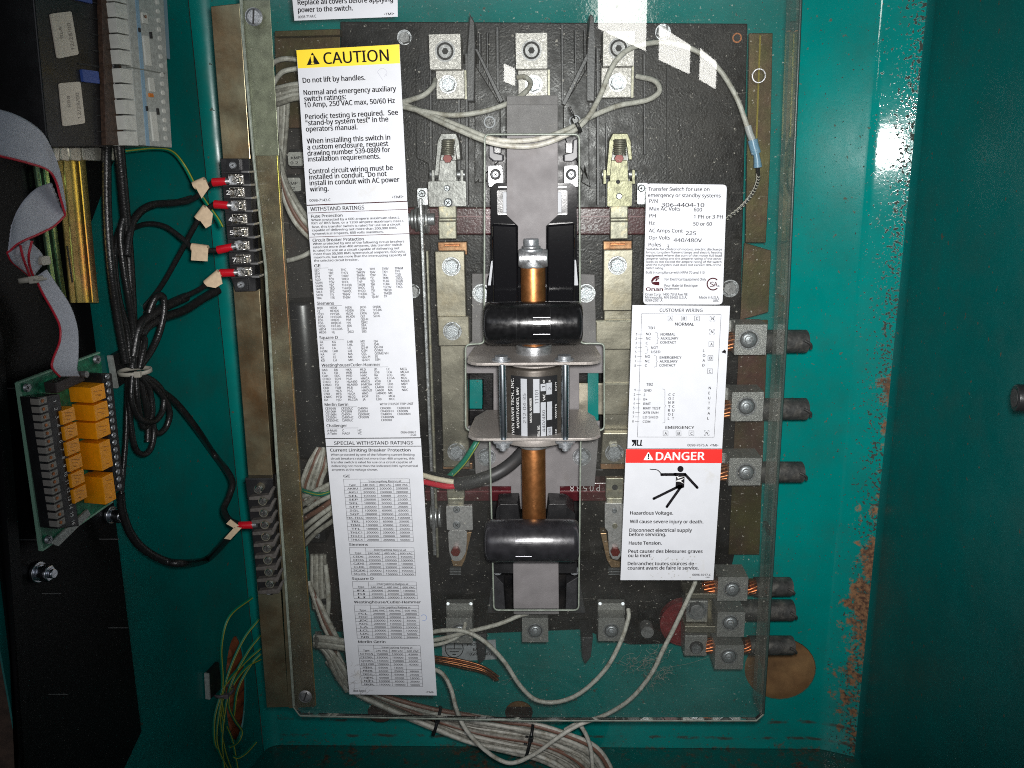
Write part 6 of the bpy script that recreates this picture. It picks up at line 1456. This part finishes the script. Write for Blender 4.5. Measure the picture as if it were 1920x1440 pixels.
# ------------------------------------------------------------------ ribbon cable
rcab = thing('ribbon_cable', 'flat grey ribbon cable with red edge looping to the relay board', 'ribbon cable', L.pt(130, 690, 30))
def ribbon(A_, B_, name):
    a, b = catmull([L.pt(*p) for p in A_], 6), catmull([L.pt(*p) for p in B_], 6); mb = MB(); n = len(a); m = 14; vs = []
    for i in range(n):
        for k in range(m+1): vs.append(a[i].lerp(b[i], k/m)+L.N*(.0005*(k % 2)))
    fs = [[i*(m+1)+k, i*(m+1)+k+1, (i+1)*(m+1)+k+1, (i+1)*(m+1)+k] for i in range(n-1) for k in range(m)]
    mb.add(vs, fs, True); o = mb.build(name, ribbon_grey, rcab); s_ = o.modifiers.new('thick', 'SOLIDIFY'); s_.thickness = .0008
    mb = MB().tube(a, .0007, n=6, steps=1); mb.build('red_edge', wire_red, rcab); return o
ribbon([(-30, 286, 40), (10, 295, 44), (50, 305, 46), (88, 318, 46), (104, 338, 44), (113, 370, 42), (122, 402, 38)], [(-30, 200, 40), (10, 208, 44), (45, 222, 46), (78, 246, 46), (97, 278, 44), (112, 320, 42), (124, 390, 36)], 'upper_run')
ribbon([(122, 404, 36), (100, 425, 38), (70, 440, 40), (35, 456, 40), (14, 474, 38)], [(96, 342, 34), (70, 352, 36), (48, 372, 38), (32, 395, 38), (22, 420, 38)], 'middle_fold')
ribbon([(14, 474, 38), (22, 490, 36), (40, 505, 32), (58, 520, 28)], [(52, 448, 38), (60, 458, 36), (72, 470, 32), (84, 488, 30)], 'lower_fold')
ribbon([(66, 520, 26), (80, 550, 26), (100, 585, 26), (112, 612, 26), (112, 640, 26), (100, 672, 28), (98, 690, 28), (112, 706, 26)], [(88, 505, 26), (108, 535, 26), (132, 572, 26), (145, 610, 26), (148, 645, 26), (147, 675, 28), (145, 692, 28), (150, 706, 26)], 'lower_run')
for pts in ([(38, 460, 41), (44, 485, 40), (54, 512, 34), (60, 528, 30)], [(60, 452, 41), (54, 478, 40), (56, 500, 34), (64, 522, 30)]): MB().tube(W(L, pts), .0007, n=6).build('red_edge', wire_red, rcab)
cable_tie('white nylon tie pinching the folded ribbon cable', L.pt(58, 524, 30), Vector((.1, 0, -1)), .0065, nylon, flat=.5, tail=True)
t = MB().rect(L, 78, 480, 95, 497, 34, 26, 5).build('nylon_clip', nylon, None, .8); tag(t, 'small white nylon clip beside the tied ribbon', 'clip')
# ------------------------------------------------------------------ relay board
rbd = thing('relay_board', 'green relay board with numbered terminals, hanging on the black panel', 'circuit board', L.pt(120, 1000, 12))
Hb = 12
MB().prism(L, [(36, 718), (188, 661), (192, 700), (212, 940), (80, 1032)], Hb, Hb-2).build('board', pcb, rbd)
mb = MB(); ln(L, 36, 718, 188, 661, 3, Hb+.3, Hb-2.2, mb); ln(L, 36, 718, 80, 1032, 5, Hb+.3, Hb-2.2, mb); ln(L, 80, 1032, 212, 940, 4, Hb+.3, Hb-2.2, mb); mb.build('board_edge', pcb_edge, rbd)
for x, y in ((53, 727), (184, 674), (93, 1012)): screw(rbd, L, x, y, 8, Hb+.2, rise=3)
MB().prism(L, [(104, 718), (156, 697), (160, 714), (107, 738)], Hb+9, Hb).build('ribbon_socket', mat('dark brown socket', (.03, .022, .022), .5), rbd, .5)
MB().ngon(L, 163, 702, 6, Hb+12, Hb).build('latch', dull_steel, rbd)
def tblock(name, x0, y0, x1, y1, w_, hgt, n, m, lab):
    tb = MB().prism(L, [(x0, y0), (x0+w_, y0-6), (x1+w_, y1-6), (x1, y1)], Hb+hgt, Hb).build(name, m, rbd, .5, label=lab)
    return tb
tb = tblock('terminal_block', 70, 745, 107, 992, 42, 13, 16, black_plastic, 'sixteen way black terminal block with white numbers')
sn = Sheet(L, Hb+13.4); sn.mb = MB()
for i in range(16):
    f_ = (i+.5)/16; x = 72+37*f_; y = 744+243*f_
    MB().rect(L, x-1, y-6, x+15, y+6, Hb+14, Hb+8, 1).build('clamp', mat('grey clamp', (.24, .225, .20), .5), tb, .2)
    MB().ngon(L, x+7, y, 3.2, Hb+14.4, Hb+13.8, n=10).build('screw', copper_dull, tb)
    # numbers read from below, along the block
    tx = str(i+1); vs, fs, w__ = text2d(tx, .02); c = L.pt(x+30, y, Hb+13.3); qx = L.U; qz = Vector((0, 0, -1)); k_ = .0023/CAP
    sn.mb.add([c+qz*((xx-w__/2)*k_)+qx*((yy)*k_*1.1-.0015) for xx, yy in vs], fs)
sn.mb.build('number', white_ink, tb)
for i in range(7): # vertical relays on the inner column
    if i == 6: break
    f_ = i/6; x = 116+f_*26; y = 766+f_*176; 
    r_o = MB().rect(L, x, y, x+26, y+27, Hb+15, Hb, 0).build('relay', orange, rbd, .4)
    s = Sheet(L, Hb+15.2); s.mb = MB(); s.line(x+6, y+8, x+20, y+7, 1.2); s.line(x+7, y+14, x+17, y+13, .9); s.line(x+10, y+20, x+15, y+20, 1.6); finish(s, r_o, 'print', orange_text)
for (x, y0, y1, w_) in ((171, 722, 752, 27), (177, 755, 786, 27), (180, 788, 820, 27), (188, 826, 880, 22), (194, 889, 943, 22)):
    r_o = MB().rect(L, x, y0, x+w_, y1, Hb+17, Hb, 0).build('relay', orange, rbd, .4)
    s = Sheet(L, Hb+17.2); s.mb = MB(); s.line(x+5, y0+12, x+w_-6, y0+10, 1.2); s.line(x+7, y0+19, x+w_-8, y0+17, .9); s.line(x+w_/2, y1-10, x+w_/2+5, y1-11, 1.6); finish(s, r_o, 'print', orange_text)
tb = MB().prism(L, [(191, 700), (210, 700), (234, 920), (216, 922)], Hb+16, Hb).build('terminal_block', black_plastic, rbd, .5, label='black terminal block with a column of slotted screws')
for i in range(16):
    f_ = i/15; x = 202+f_*23; y = 706+f_*206; screw(tb, L, x, y, 5.2, Hb+16, a0=.2+(i % 4)*.5, cross=False, rise=1.2)
rs = random.Random(8)
for k in range(12):
    x = 140+k*3.2+rs.uniform(-3, 3); y = 745+k*17; MB().rect(L, x+8, y, x+15, y+8, Hb+2.5, Hb, 0).build('component', rs.choice([dark_slot, gold_clip, pcb_edge]), rbd)
MB().prism(L, [(95, 1018), (165, 955), (170, 965), (110, 1024)], Hb+2, Hb+.3).build('white_strip', offwhite2, rbd)
# knob at the right edge of the frame
R = Frame((XR+.003, YR, 0), (-1, 0, -.0), (.02, 1, 0))
kb = thing('door_bumper', 'round black rubber bumper at the right edge of the frame', 'bumper', B.pt(1905, 746, 150))
c = B.pt(1902, 746, 150); ax_ = Vector((-1, .18, 0)).normalized()
MB().cyl(c-ax_*.03, c, .0078, edge=.001).build('sleeve', black_plastic, kb); MB().cyl(c, c+ax_*.0003, .0052).build('bore', dark_slot, kb)
# window lamps last of all: daylight mirrored in the cover
